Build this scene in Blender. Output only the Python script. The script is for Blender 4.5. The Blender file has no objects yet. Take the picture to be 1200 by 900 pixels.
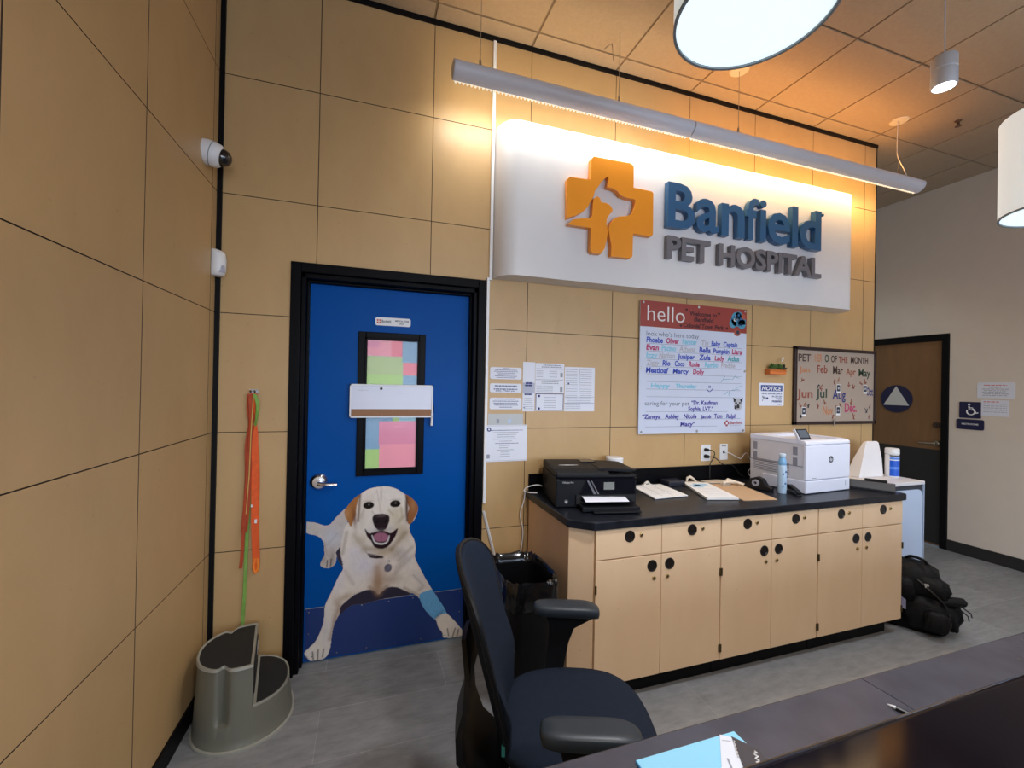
import bpy, bmesh, math, random
import numpy as np
from mathutils import Vector, Matrix, noise
random.seed(7)
SC = bpy.context.scene
COL = SC.collection
R = math.radians

# ------------------------------------------------------------------ materials
MATS = {}
def srgb(r, g, b):
    f = lambda c: (c/255/12.92) if c/255 <= .04045 else ((c/255+.055)/1.055)**2.4
    return (f(r), f(g), f(b), 1)

def mat(name, col, rough=.5, metal=0, spec=.5, emit=None, estr=0, trans=0, coat=0, bump=0, bscale=200, var=0, vscale=8, alpha=1):
    """principled material; var = procedural mottling of the base colour, bump = fine noise relief"""
    if name in MATS: return MATS[name]
    m = bpy.data.materials.new(name); m.use_nodes = True
    nt = m.node_tree; b = nt.nodes['Principled BSDF']
    b.inputs['Base Color'].default_value = col
    b.inputs['Roughness'].default_value = rough
    b.inputs['Metallic'].default_value = metal
    b.inputs['Specular IOR Level'].default_value = spec
    b.inputs['Transmission Weight'].default_value = trans
    b.inputs['Coat Weight'].default_value = coat
    b.inputs['Alpha'].default_value = alpha
    if emit:
        b.inputs['Emission Color'].default_value = emit
        b.inputs['Emission Strength'].default_value = estr
    tc = nt.nodes.new('ShaderNodeTexCoord')
    n = nt.nodes.new('ShaderNodeTexNoise'); n.inputs['Scale'].default_value = vscale
    n.inputs['Detail'].default_value = 5
    nt.links.new(tc.outputs['Object'], n.inputs['Vector'])
    mx = nt.nodes.new('ShaderNodeMixRGB'); mx.blend_type = 'MULTIPLY'
    v = max(var, .015)
    rmp = nt.nodes.new('ShaderNodeMapRange')
    rmp.inputs['From Min'].default_value = .3; rmp.inputs['From Max'].default_value = .7
    rmp.inputs['To Min'].default_value = 1-v; rmp.inputs['To Max'].default_value = 1+v
    nt.links.new(n.outputs['Fac'], rmp.inputs['Value'])
    mx.inputs['Fac'].default_value = 1; mx.inputs['Color1'].default_value = col
    nt.links.new(rmp.outputs['Result'], mx.inputs['Color2'])
    nt.links.new(mx.outputs['Color'], b.inputs['Base Color'])
    if bump:
        n2 = nt.nodes.new('ShaderNodeTexNoise'); n2.inputs['Scale'].default_value = bscale
        n2.inputs['Detail'].default_value = 3
        nt.links.new(tc.outputs['Object'], n2.inputs['Vector'])
        bp = nt.nodes.new('ShaderNodeBump'); bp.inputs['Strength'].default_value = bump
        bp.inputs['Distance'].default_value = .004
        nt.links.new(n2.outputs['Fac'], bp.inputs['Height'])
        nt.links.new(bp.outputs['Normal'], b.inputs['Normal'])
    MATS[name] = m
    return m

def wood_mat(name, col, col2, rough=.38, stretch=(6, 6, 1.2), spec=.4):
    if name in MATS: return MATS[name]
    m = bpy.data.materials.new(name); m.use_nodes = True
    nt = m.node_tree; b = nt.nodes['Principled BSDF']
    tc = nt.nodes.new('ShaderNodeTexCoord'); mp = nt.nodes.new('ShaderNodeMapping')
    mp.inputs['Scale'].default_value = stretch
    nt.links.new(tc.outputs['Object'], mp.inputs['Vector'])
    n = nt.nodes.new('ShaderNodeTexNoise'); n.inputs['Scale'].default_value = 1.5; n.inputs['Detail'].default_value = 7
    n.inputs['Roughness'].default_value = .62; n.inputs['Distortion'].default_value = .6
    nt.links.new(mp.outputs['Vector'], n.inputs['Vector'])
    cr = nt.nodes.new('ShaderNodeValToRGB')
    cr.color_ramp.elements[0].position = .3; cr.color_ramp.elements[0].color = col2
    cr.color_ramp.elements[1].position = .7; cr.color_ramp.elements[1].color = col
    nt.links.new(n.outputs['Fac'], cr.inputs['Fac'])
    # small pin knots
    vo = nt.nodes.new('ShaderNodeTexVoronoi'); vo.inputs['Scale'].default_value = 14
    nt.links.new(tc.outputs['Object'], vo.inputs['Vector'])
    mr = nt.nodes.new('ShaderNodeMapRange'); mr.inputs['From Min'].default_value = .03; mr.inputs['From Max'].default_value = .09
    mr.inputs['To Min'].default_value = .86; mr.inputs['To Max'].default_value = 1
    nt.links.new(vo.outputs['Distance'], mr.inputs['Value'])
    mx = nt.nodes.new('ShaderNodeMixRGB'); mx.blend_type = 'MULTIPLY'; mx.inputs['Fac'].default_value = 1
    nt.links.new(cr.outputs['Color'], mx.inputs['Color1']); nt.links.new(mr.outputs['Result'], mx.inputs['Color2'])
    nt.links.new(mx.outputs['Color'], b.inputs['Base Color'])
    b.inputs['Roughness'].default_value = rough; b.inputs['Specular IOR Level'].default_value = spec
    MATS[name] = m
    return m

def floor_mat():
    m = bpy.data.materials.new('floor_plank_vinyl'); m.use_nodes = True
    nt = m.node_tree; b = nt.nodes['Principled BSDF']
    tc = nt.nodes.new('ShaderNodeTexCoord')
    br = nt.nodes.new('ShaderNodeTexBrick')
    br.inputs['Scale'].default_value = 1; br.inputs['Brick Width'].default_value = 1.22; br.inputs['Row Height'].default_value = .305
    br.inputs['Mortar Size'].default_value = .0016; br.inputs['Mortar Smooth'].default_value = .1
    br.inputs['Color1'].default_value = (.185, .188, .196, 1); br.inputs['Color2'].default_value = (.232, .236, .245, 1)
    br.inputs['Mortar'].default_value = (.30, .30, .305, 1)
    nt.links.new(tc.outputs['Object'], br.inputs['Vector'])
    mp = nt.nodes.new('ShaderNodeMapping'); mp.inputs['Scale'].default_value = (5, 14, 1)
    nt.links.new(tc.outputs['Object'], mp.inputs['Vector'])
    n = nt.nodes.new('ShaderNodeTexNoise'); n.inputs['Scale'].default_value = 1.6; n.inputs['Detail'].default_value = 8; n.inputs['Roughness'].default_value = .7
    nt.links.new(mp.outputs['Vector'], n.inputs['Vector'])
    mr = nt.nodes.new('ShaderNodeMapRange'); mr.inputs['From Min'].default_value = .3; mr.inputs['From Max'].default_value = .72
    mr.inputs['To Min'].default_value = .80; mr.inputs['To Max'].default_value = 1.28
    nt.links.new(n.outputs['Fac'], mr.inputs['Value'])
    mx = nt.nodes.new('ShaderNodeMixRGB'); mx.blend_type = 'MULTIPLY'; mx.inputs['Fac'].default_value = 1
    nt.links.new(br.outputs['Color'], mx.inputs['Color1']); nt.links.new(mr.outputs['Result'], mx.inputs['Color2'])
    mp2 = nt.nodes.new('ShaderNodeMapping'); mp2.inputs['Scale'].default_value = (7, 70, 1)
    nt.links.new(tc.outputs['Object'], mp2.inputs['Vector'])
    n3 = nt.nodes.new('ShaderNodeTexNoise'); n3.inputs['Scale'].default_value = 1.4; n3.inputs['Detail'].default_value = 4
    nt.links.new(mp2.outputs['Vector'], n3.inputs['Vector'])
    m3 = nt.nodes.new('ShaderNodeMapRange'); m3.inputs['From Min'].default_value = .60; m3.inputs['From Max'].default_value = .74; m3.inputs['To Min'].default_value = 0; m3.inputs['To Max'].default_value = .55
    nt.links.new(n3.outputs['Fac'], m3.inputs['Value'])
    mx3 = nt.nodes.new('ShaderNodeMixRGB'); mx3.inputs['Color2'].default_value = (.30, .29, .28, 1)
    nt.links.new(m3.outputs['Result'], mx3.inputs['Fac']); nt.links.new(mx.outputs['Color'], mx3.inputs['Color1'])
    nt.links.new(mx3.outputs['Color'], b.inputs['Base Color'])
    b.inputs['Roughness'].default_value = .45; b.inputs['Specular IOR Level'].default_value = .3
    bp = nt.nodes.new('ShaderNodeBump'); bp.inputs['Strength'].default_value = .12; bp.inputs['Distance'].default_value = .003
    nt.links.new(n.outputs['Fac'], bp.inputs['Height']); nt.links.new(bp.outputs['Normal'], b.inputs['Normal'])
    MATS['floor'] = m
    return m

# ------------------------------------------------------------------ mesh builder
class MB:
    """collects shapes into ONE mesh object"""
    def __init__(s): s.v = []; s.f = []; s.m = []; s.sm = []
    def add(s, vs, fs, mi=0, M=None, smooth=True):
        o = len(s.v)
        for p in vs:
            p = Vector(p)
            if M is not None: p = M @ p
            s.v.append(tuple(p))
        for f in fs: s.f.append([i+o for i in f]); s.m.append(mi); s.sm.append(smooth)
        return s
    def box(s, x0, x1, y0, y1, z0, z1, mi=0, M=None):
        vs = [(x, y, z) for x in (x0, x1) for y in (y0, y1) for z in (z0, z1)]
        fs = [(0,1,3,2),(4,6,7,5),(0,4,5,1),(2,3,7,6),(0,2,6,4),(1,5,7,3)]
        return s.add(vs, fs, mi, M, False)
    def tile(s, vs, mi_face, mi_side):
        """panel: first four corners are the visible face, the rest its back; edges in the dark backing colour"""
        s.add(vs, [(0,1,2,3)], mi_face, None, False); o = len(s.v)-8
        for q in ((4,5,6,7), (0,1,5,4), (3,2,6,7), (0,3,7,4), (1,2,6,5)): s.f.append([i+o for i in q]); s.m.append(mi_side); s.sm.append(False)
    def prism(s, pts, d0, d1, mi=0, axis='y', M=None, smooth=False):
        """polygon in the plane across axis, from d0 to d1 along it"""
        def P(a, b, d): return {'y': (a, d, b), 'z': (a, b, d), 'x': (d, a, b)}[axis]
        n = len(pts)
        vs = [P(a, b, d0) for a, b in pts] + [P(a, b, d1) for a, b in pts]
        fs = [list(range(n)), list(range(2*n-1, n-1, -1))] + [(i, (i+1) % n, n+(i+1) % n, n+i) for i in range(n)]
        return s.add(vs, fs, mi, M, smooth)
    def tube(s, pts, r, seg=8, mi=0, M=None, flat=1.0):
        """round rod through a list of points; r a number or a list"""
        pts = [Vector(p) for p in pts]; n = len(pts)
        rr = r if isinstance(r, (list, tuple)) else [r]*n
        vs = []; prev = None
        for i, p in enumerate(pts):
            d = (pts[min(i+1, n-1)]-pts[max(i-1, 0)]).normalized()
            up = prev if prev is not None else (Vector((0, 0, 1)) if abs(d.z) < .9 else Vector((0, 1, 0)))
            a = d.cross(up)
            if a.length < 1e-4: a = d.cross(Vector((1, 0, 0)))
            a.normalize(); b = a.cross(d).normalized(); prev = b
            for k in range(seg):
                t = 2*math.pi*k/seg
                vs.append(p+a*math.cos(t)*rr[i]+b*math.sin(t)*rr[i]*flat)
        fs = []
        for i in range(n-1):
            for k in range(seg):
                fs.append((i*seg+k, i*seg+(k+1) % seg, (i+1)*seg+(k+1) % seg, (i+1)*seg+k))
        fs.append(list(range(seg))[::-1]); fs.append([(n-1)*seg+k for k in range(seg)])
        return s.add(vs, fs, mi, M)
    def lathe(s, prof, seg=32, mi=0, M=None, sx=1, sy=1):
        """profile [(r,z)] turned about z; closes at r=0"""
        vs = []; fs = []; idx = []
        for r, z in prof:
            if r < 1e-6: idx.append([len(vs)]*seg); vs.append((0, 0, z))
            else:
                idx.append(list(range(len(vs), len(vs)+seg)))
                for k in range(seg):
                    t = 2*math.pi*k/seg; vs.append((r*sx*math.cos(t), r*sy*math.sin(t), z))
        for a, b in zip(idx, idx[1:]):
            for k in range(seg):
                q = [a[k], a[(k+1) % seg], b[(k+1) % seg], b[k]]
                u = []
                for i in q:
                    if i not in u: u.append(i)
                if len(u) > 2: fs.append(u)
        return s.add(vs, fs, mi, M)
    def loft(s, rings, mi=0, M=None, cap=True, closed=True):
        n = len(rings[0]); vs = [p for r in rings for p in r]; fs = []
        for i in range(len(rings)-1):
            for k in range(n if closed else n-1):
                fs.append((i*n+k, i*n+(k+1) % n, (i+1)*n+(k+1) % n, (i+1)*n+k))
        if cap: fs.append(list(range(n))[::-1]); fs.append([(len(rings)-1)*n+k for k in range(n)])
        return s.add(vs, fs, mi, M)
    def text(s, body, x, z, size, y, mi=0, depth=0, w=None, bold=0, shear=0, align='LEFT', M=None, space=1, hs=None):
        """lettering standing in the xz plane (read from -y); x,z = left end of the baseline"""
        c = bpy.data.curves.new('t', 'FONT'); c.body = body; c.size = size; c.extrude = depth/2
        c.offset = bold; c.shear = shear; c.align_x = align; c.space_character = space; c.resolution_u = 3
        o = bpy.data.objects.new('t', c); COL.objects.link(o)
        dg = bpy.context.evaluated_depsgraph_get(); me = bpy.data.meshes.new_from_object(o.evaluated_get(dg))
        vs = [v.co.copy() for v in me.vertices]; fs = [list(p.vertices) for p in me.polygons]
        bpy.data.objects.remove(o); bpy.data.curves.remove(c); bpy.data.meshes.remove(me)
        if not vs: return s
        x0 = min(v.x for v in vs); x1 = max(v.x for v in vs)
        k = 1
        if w: k = w/(x1-x0)
        kh = hs/ (max(v.y for v in vs)-min(v.y for v in vs)) if hs else 1
        vs = [((v.x-(x0 if w else 0))*k+x, y-v.z-depth/2, v.y*kh+z) for v in vs]
        return s.add(vs, fs, mi, M, False)
    def disc(s, x, z, r, y, mi=0, rz=None, seg=24, thick=.0006, M=None):
        rz = rz or r
        return s.prism([(x+r*math.cos(2*math.pi*k/seg), z+rz*math.sin(2*math.pi*k/seg)) for k in range(seg)], y, y-thick, mi, 'y', M)
    def obj(s, name, mats, parent=None, bevel=0, bseg=2, sharp=35, subsurf=0, solid=0):
        me = bpy.data.meshes.new(name); me.from_pydata(s.v, [], s.f); me.validate(clean_customdata=False)
        if not isinstance(mats, (list, tuple)): mats = [mats]
        for m in mats: me.materials.append(m)
        if len(me.polygons) == len(s.f):
            me.polygons.foreach_set('material_index', s.m); me.polygons.foreach_set('use_smooth', s.sm)
        bm = bmesh.new(); bm.from_mesh(me); bmesh.ops.recalc_face_normals(bm, faces=bm.faces); bm.to_mesh(me); bm.free()
        if any(s.sm): me.set_sharp_from_angle(angle=R(sharp))
        o = bpy.data.objects.new(name, me); COL.objects.link(o)
        if parent is not None: o.parent = parent
        if bevel:
            b = o.modifiers.new('bevel', 'BEVEL'); b.width = bevel; b.segments = bseg; b.limit_method = 'ANGLE'; b.angle_limit = R(40)
            b.harden_normals = False
        if solid:
            q = o.modifiers.new('solid', 'SOLIDIFY'); q.thickness = solid; q.offset = 0
        if subsurf:
            q = o.modifiers.new('sub', 'SUBSURF'); q.levels = subsurf; q.render_levels = subsurf
        return o

def thing(name, label, cat, loc=(0, 0, 0), rz=0, group=None):
    o = bpy.data.objects.new(name, None); COL.objects.link(o)
    o.location = loc; o.rotation_euler = (0, 0, rz); o.empty_display_size = .1
    o['label'] = label; o['category'] = cat
    if group: o['group'] = group
    return o
def tag(o, label, cat, group=None):
    o['label'] = label; o['category'] = cat
    if group: o['group'] = group
    return o
def structure(o): o['kind'] = 'structure'; return o
def shift(o, loc):
    """move the origin of a single mesh thing onto its base so it stands where it is"""
    M = Matrix.Translation(-Vector(loc)); o.data.transform(M); o.location = loc; return o
def copy_tree(o, parent=None):
    c = o.copy(); COL.objects.link(c)
    if parent is not None: c.parent = parent
    for ch in list(o.children): copy_tree(ch, c)
    return c
def rrect(x0, x1, z0, z1, r, n=4):
    pts = []
    for cx, cz, a in ((x1-r, z1-r, 0), (x0+r, z1-r, 90), (x0+r, z0+r, 180), (x1-r, z0+r, 270)):
        for k in range(n+1):
            t = R(a+90*k/n); pts.append((cx+r*math.cos(t), cz+r*math.sin(t)))
    return pts
def rays(mb, x0, x1, z, h, y, mi, seed=0, gap=.35):
    """one line of print too small to read, as short dashes"""
    rr = random.Random(seed); x = x0
    while x < x1:
        w = rr.uniform(.6, 2.2)*h*1.2
        e = min(x+w, x1)
        if e-x > .002: mb.box(x, e, y-.0004, y, z, z+h, mi)
        x = e+h*gap*1.3
    return mb

# ------------------------------------------------------------------ palette
birch = wood_mat('birch_panel_wood', (.54, .352, .165, 1), (.495, .317, .146, 1), stretch=(3, 3, 1.5), spec=.45)
birch_dark = mat('panel_backing_dark', (.05, .03, .02, 1), .8)
cab_wood = wood_mat('cabinet_birch', (.80, .575, .37, 1), (.76, .53, .33, 1), rough=.5, stretch=(3, 3, 1.5), spec=.3)
black_trim = mat('black_trim_paint', (.004, .004, .005, 1), .5, spec=.15)
black_gloss = mat('black_frame_gloss', (.003, .003, .0045, 1), .38, spec=.07)
ceiling_tile = mat('mineral_ceiling_tile', (.42, .31, .205, 1), .9, bump=.5, bscale=160, var=.04, vscale=40)
ceiling_grid = mat('ceiling_grid_tan', (.22, .15, .09, 1), .7)
paint_wall = mat('beige_wall_paint', (.68, .60, .52, 1), .75, bump=.08, bscale=90)
door_blue = mat('door_blue_paint', (.0005, .075, .34, 1), .36, spec=.06, var=.05, vscale=1.2)
white_pl = mat('white_plastic', (.78, .78, .80, 1), .4)
white_sign = mat('sign_white_laminate', (.72, .71, .73, 1), .35)
off_white = mat('off_white_paper', (.74, .76, .86, 1), .6)
chrome = mat('satin_chrome', (.7, .7, .72, 1), .22, metal=1)
brass = mat('brass', (.6, .45, .2, 1), .3, metal=1)
counter_blk = mat('black_laminate_counter', (.010, .012, .018, 1), .30, spec=.26, bump=.06, bscale=300, var=.45, vscale=22)
ink_grey = mat('grey_print', (.28, .30, .36, 1), .7)
ink_dark = mat('dark_print', (.03, .035, .06, 1), .7)
ink_navy = mat('navy_print', (.015, .025, .16, 1), .6)
ink_blue = mat('blue_marker', (.02, .06, .48, 1), .6)
ink_pink = mat('crimson_marker', (.45, .02, .12, 1), .6)
ink_cyan = mat('cyan_marker', (.22, .55, .72, 1), .6)
ink_fade = mat('faded_marker', (.42, .40, .44, 1), .6)
ink_teal = mat('teal_marker', (.04, .32, .38, 1), .6)
orange_sign = mat('orange_letter_acrylic', (.88, .31, .02, 1), .3)
blue_sign = mat('blue_letter_acrylic', (.03, .115, .26, 1), .3)
grey_sign = mat('grey_letter_acrylic', (.16, .155, .175, 1), .35)
navy = mat('navy_sign_plastic', (.012, .014, .06, 1), .35)
black_pl = mat('black_plastic', (.008, .008, .010, 1), .35, spec=.3)
# ================================================================== SETTING
XL = lambda y: .054+y*.0239          # left wall, very slightly splayed
XR = 6.4; ZC = 3.724; YR = -6.2; XE = 4.947
m = MB(); m.box(-.3, 6.9, YR-.3, 1.9, -.05, 0)
structure(m.obj('floor', floor_mat()))

# ---- back wall of birch panels with open joints
def cut(rect, hole):
    x0, x1, z0, z1 = rect; a0, a1, b0, b1 = hole
    if x1 <= a0 or x0 >= a1 or z1 <= b0 or z0 >= b1: return [rect]
    out = []
    if x0 < a0: out.append((x0, a0, z0, z1))
    if x1 > a1: out.append((a1, x1, z0, z1))
    X0, X1 = max(x0, a0), min(x1, a1)
    if z1 > b1: out.append((X0, X1, b1, z1))
    if z0 < b0: out.append((X0, X1, z0, b0))
    return out
G = .0020
vx = [.075]+[.5215+k*.6118 for k in range(8)]+[XE-.004]
hz = [.088, .70, 1.312, 1.924, 2.536, 3.148, 3.70]
hole = (.396, 1.474, 0, 2.222)
m = MB()
m.box(.02, .396, .006, .16, 0, ZC, 1); m.box(1.474, XE, .006, .16, 0, ZC, 1); m.box(.396, 1.474, .006, .16, 2.222, ZC, 1)
for i in range(len(vx)-1):
    for j in range(len(hz)-1):
        for x0, x1, z0, z1 in cut((vx[i]+G*(i > 0), vx[i+1]-G*(i < 8), hz[j]+G, hz[j+1]-G), hole):
            m.tile([(x0, 0, z0), (x1, 0, z0), (x1, 0, z1), (x0, 0, z1), (x0, .007, z0), (x1, .007, z0), (x1, .007, z1), (x0, .007, z1)], 0, 1)
structure(m.obj('wall_back', [birch, birch_dark]))

# ---- left wall, same panels
m = MB()
m.add([(XL(YR), YR, 0), (XL(.1), .1, 0), (XL(.1), .1, ZC), (XL(YR), YR, ZC), (-.3, YR, 0), (-.3, .1, 0), (-.3, .1, ZC), (-.3, YR, ZC)],
      [(0,1,2,3), (4,5,6,7), (0,1,5,4), (3,2,6,7), (0,3,7,4), (1,2,6,5)], 1, Matrix.Translation((-.007, 0, 0)), False)
yy = [-.012, -.072]+[-.704-k*.6118 for k in range(-0, 9)]
for i in range(len(yy)-1):
    for j in range(len(hz)-1):
        a, b = yy[i]-(.0026 if i else 0), yy[i+1]+.0026
        z0, z1 = hz[j]+G, hz[j+1]-G
        vs = [(XL(a), a, z0), (XL(b), b, z0), (XL(b), b, z1), (XL(a), a, z1), (XL(a)-.008, a, z0), (XL(b)-.008, b, z0), (XL(b)-.008, b, z1), (XL(a)-.008, a, z1)]
        m.tile(vs, 0, 1)
structure(m.obj('wall_left', [birch, birch_dark]))

# ---- other walls
m = MB(); m.box(XR, XR+.15, .96, 1.9, 0, ZC); m.box(XR, XR+.15, YR, .20, 0, ZC); m.box(XR, XR+.15, .20, .96, 2.2, ZC)
structure(m.obj('wall_right', paint_wall))
m = MB(); m.box(4.3, XR+.15, 1.75, 1.9, 0, ZC); structure(m.obj('wall_recess', paint_wall))
m = MB(); m.box(4.0, 4.15, .16, 1.9, 0, ZC); structure(m.obj('wall_side', paint_wall))
# storefront wall behind the viewer: piers, sill and head around two wide windows
m = MB()
m.box(-.3, .5, YR-.15, YR, 0, ZC); m.box(3.0, 3.3, YR-.15, YR, 0, ZC); m.box(6.0, 6.6, YR-.15, YR, 0, ZC)
m.box(.5, 3.0, YR-.15, YR, 0, .35); m.box(3.3, 6.0, YR-.15, YR, 0, .35); m.box(.5, 3.0, YR-.15, YR, 2.9, ZC); m.box(3.3, 6.0, YR-.15, YR, 2.9, ZC)
structure(m.obj('wall_rear', paint_wall))
glass = mat('window_glass', (.9, .95, 1, 1), .02, trans=1)
for n, (a, b) in enumerate(((.5, 3.0), (3.3, 6.0))):
    m = MB(); m.box(a, b, YR-.1, YR-.05, .35, .41); m.box(a, b, YR-.1, YR-.05, 2.84, 2.9)
    for x in (a, (a+b)/2-.03, b-.06): m.box(x, x+.06, YR-.1, YR-.05, .41, 2.84)
    w = structure(m.obj('window_%d' % (n+1), black_trim))

# ---- ceiling: lay-in tiles on a narrow grid
m = MB(); m.box(-.3, 6.9, YR-.3, 1.9, ZC+.004, ZC+.08, 1)
gx = [2.349+k*.6103 for k in range(-5, 8)]; gy = [.485-.61*k for k in range(-3, 12)]
for a, b in zip(gx, gx[1:]):
    for c, d in zip(gy, gy[1:]):
        m.box(a+.007, b-.007, d+.007, c-.007, ZC-.002, ZC+.006, 0)
structure(m.obj('ceiling', [ceiling_tile, ceiling_grid]))

# ---- trims
m = MB(); m.box(.05, .076, -.012, .006, 0, ZC-.002); structure(m.obj('trim_1', black_trim))
m = MB(); m.box(.05, XE, -.012, .006, 3.694, ZC-.003); structure(m.obj('trim_2', black_trim))
m = MB(); m.box(XE-.003, XE+.006, -.002, .16, 0, ZC-.002); structure(m.obj('trim_3', black_trim))
m = MB()
m.add([(XL(-6)+0, -6.0, 0), (XL(0), -.0, 0), (XL(0), 0, .088), (XL(-6), -6.0, .088), (XL(-6)+.009, -6.0, 0), (XL(0)+.009, 0, 0), (XL(0)+.009, 0, .088), (XL(-6)+.009, -6.0, .088)],
      [(0,1,2,3), (4,5,6,7), (0,1,5,4), (3,2,6,7), (0,3,7,4), (1,2,6,5)], 0, None, False)
structure(m.obj('baseboard_left', black_trim))
m = MB(); m.box(.076, .39, -.008, .006, 0, .088); m.box(1.48, XE, -.008, .006, 0, .088); structure(m.obj('baseboard_back', black_trim))
m = MB(); m.box(XR-.012, XR, YR, .20, 0, .11); m.box(XR-.012, XR, .96, 1.75, 0, .11)
structure(m.obj('baseboard_right', mat('rubber_base_dark', (.02, .018, .018, 1), .5)), )

# ================================================================== BLUE DOOR
d1 = bpy.data.objects.new('door_1', None); COL.objects.link(d1); d1.location = (.93, .05, 0); d1['kind'] = 'structure'
def kid(mb, name, mats, parent, **k):
    mb.v = [tuple(Vector(p)-Vector(parent.matrix_basis.translation)) for p in mb.v] if parent.type == 'EMPTY' and parent.rotation_euler.z == 0 else mb.v
    return mb.obj(name, mats, parent, **k)
m = MB()   # metal frame: face, inner step, reveal
m.box(.398, .448, -.014, .16, 0, 2.218); m.box(1.424, 1.472, -.014, .16, 0, 2.218); m.box(.448, 1.424, -.014, .16, 2.168, 2.218)
m.box(.448, .470, .012, .16, 0, 2.146+.022); m.box(1.402, 1.424, .012, .16, 0, 2.168); m.box(.448, 1.424, .012, .16, 2.142, 2.168)
m.box(.470, .482, .062, .16, 0, 2.142); m.box(1.390, 1.402, .062, .16, 0, 2.142); m.box(.470, 1.402, .062, .16, 2.130, 2.142)
kid(m, 'door_frame', black_gloss, d1, bevel=.003)
m = MB(); m.box(.484, 1.389, .09, .134, .012, 2.129)
slab = kid(m, 'door_slab', door_blue, d1, bevel=.002)
m = MB(); m.box(.49, 1.385, .0885, .0902, .02, .31)
kid(m, 'kick_plate', mat('blue_kick_plate', (.012, .035, .17, 1), .22, spec=.5), d1)
m = MB(); m.box(.49, 1.385, .0878, .0893, .3085, .3125)
kid(m, 'plate_edge', mat('plate_edge_metal', (.5, .55, .65, 1), .2, metal=.8), d1)
for x, z in [(.51, .29), (.65, .292), (.79, .292), (.94, .293), (1.08, .293), (1.22, .293), (1.365, .293), (.51, .17), (1.365, .17), (.53, .04), (.66, .04), (.82, .04), (.98, .04), (1.13, .04), (1.27, .04)]:
    m = MB(); m.disc(x, z, .0035, .0884, seg=10, thick=.0015); kid(m, 'screw', chrome, d1)
# vision panel
m = MB()
for a in ((.742, .783, 1.04, 1.876), (1.086, 1.124, 1.04, 1.876)): m.box(a[0], a[1], .074, .092, a[2], a[3])
m.box(.783, 1.086, .074, .092, 1.838, 1.876); m.box(.783, 1.086, .074, .092, 1.04, 1.076)
m.box(.778, .792, .068, .092, 1.07, 1.845); m.box(1.078, 1.091, .068, .092, 1.07, 1.845)
m.box(.778, 1.09, .068, .092, 1.83, 1.845); m.box(.778, 1.09, .068, .092, 1.07, 1.082)
kid(m, 'window_frame', black_gloss, d1, bevel=.003)
pp = [('p', (.95, .16, .26, 1), .0), ('pl', (.98, .30, .42, 1), 0), ('g', (.42, .72, .16, 1), 0), ('gp', (.45, .62, .22, 1), 0), ('b', (.16, .38, .62, 1), 0), ('c', (.30, .62, .75, 1), 0), ('l', (.62, .42, .80, 1), 0), ('pk', (.85, .22, .40, 1), 0)]
pmats = [mat('coloured_paper_'+a, c, .35) for a, c, _ in pp]
m = MB()
m.box(.79, 1.09, .0865, .0895, 1.07, 1.845, 5)
for x0, x1, z0, z1, mi in [(.782, .925, 1.738, 1.842, 1), (.925, .989, 1.738, 1.842, 0), (.989, 1.089, 1.704, 1.846, 4), (.995, 1.089, 1.628, 1.704, 0), (.997, 1.089, 1.55, 1.626, 4),
                           (.782, .994, 1.63, 1.737, 3), (.782, .994, 1.56, 1.63, 2), (.782, .869, 1.194, 1.40, 4), (.865, 1.088, 1.22, 1.356, 7), (.865, 1.088, 1.07, 1.22, 1), (.782, .868, 1.075, 1.196, 2),
                           (.976, 1.088, 1.322, 1.40, 5), (.977, 1.088, 1.269, 1.322, 6), (.94, .977, 1.322, 1.40, 2), (.869, .94, 1.345, 1.40, 4)]:
    m.box(x0, x1, .0845-.0002*mi, .087, z0, z1, mi)
m.box(.79, .86, .0825, .0845, 1.785, 1.842, 7)
cp = kid(m, 'coloured_paper', pmats, d1); cp['label'] = 'pink, green and blue paper squares behind the door window'
m = MB(); m.box(.79, 1.086, .0795, .0815, 1.075, 1.838)
kid(m, 'window_glass', mat('clear_pane', (1, 1, 1, 1), .03, alpha=.06, spec=.5), d1)
# name plate on the door
m = MB(); m.prism(rrect(.832, 1.034, 1.918, 1.966, .012), .0895, .085, 0)
lp = Matrix.Translation((.86, .0848, 1.942))
for k in range(4):
    a = R(90*k+45); m.box(.852+.009*math.cos(a)-.0045, .852+.009*math.cos(a)+.0045, .0842, .085, 1.942+.009*math.sin(a)-.0045, 1.942+.009*math.sin(a)+.0045, 1)
m.text('Banfield', .868, 1.9375, .02, .0845, 2, w=.052, bold=.0003); m.text('PET HOSPITAL', .869, 1.932, .006, .0845, 2, w=.05)
m.text('MEDICAL TEAM', .944, 1.9445, .013, .0845, 2, w=.078, bold=.0003); m.text('ONLY', .968, 1.928, .013, .0845, 2, w=.027, bold=.0003)
kid(m, 'name_plate', [white_pl, mat('logo_red', (.6, .06, .03, 1), .5), ink_dark], d1)
# lever handle
m = MB(); Mx = Matrix.Translation((.548, .09, 1.018)) @ Matrix.Rotation(R(90), 4, 'X')
m.lathe([(0, .026), (.032, .024), (.046, .012), (.050, 0), (0, 0)], 32, 0, Mx)
m.lathe([(0, .05), (.016, .05), (.018, .02), (0, .02)], 16, 0, Mx)
m.tube([(.548, .042, 1.018), (.56, .036, 1.015), (.60, .036, 1.012), (.645, .038, 1.010)], [.015, .017, .015, .013], 12, 0, flat=.7)
kid(m, 'lever_handle', chrome, d1)

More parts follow.
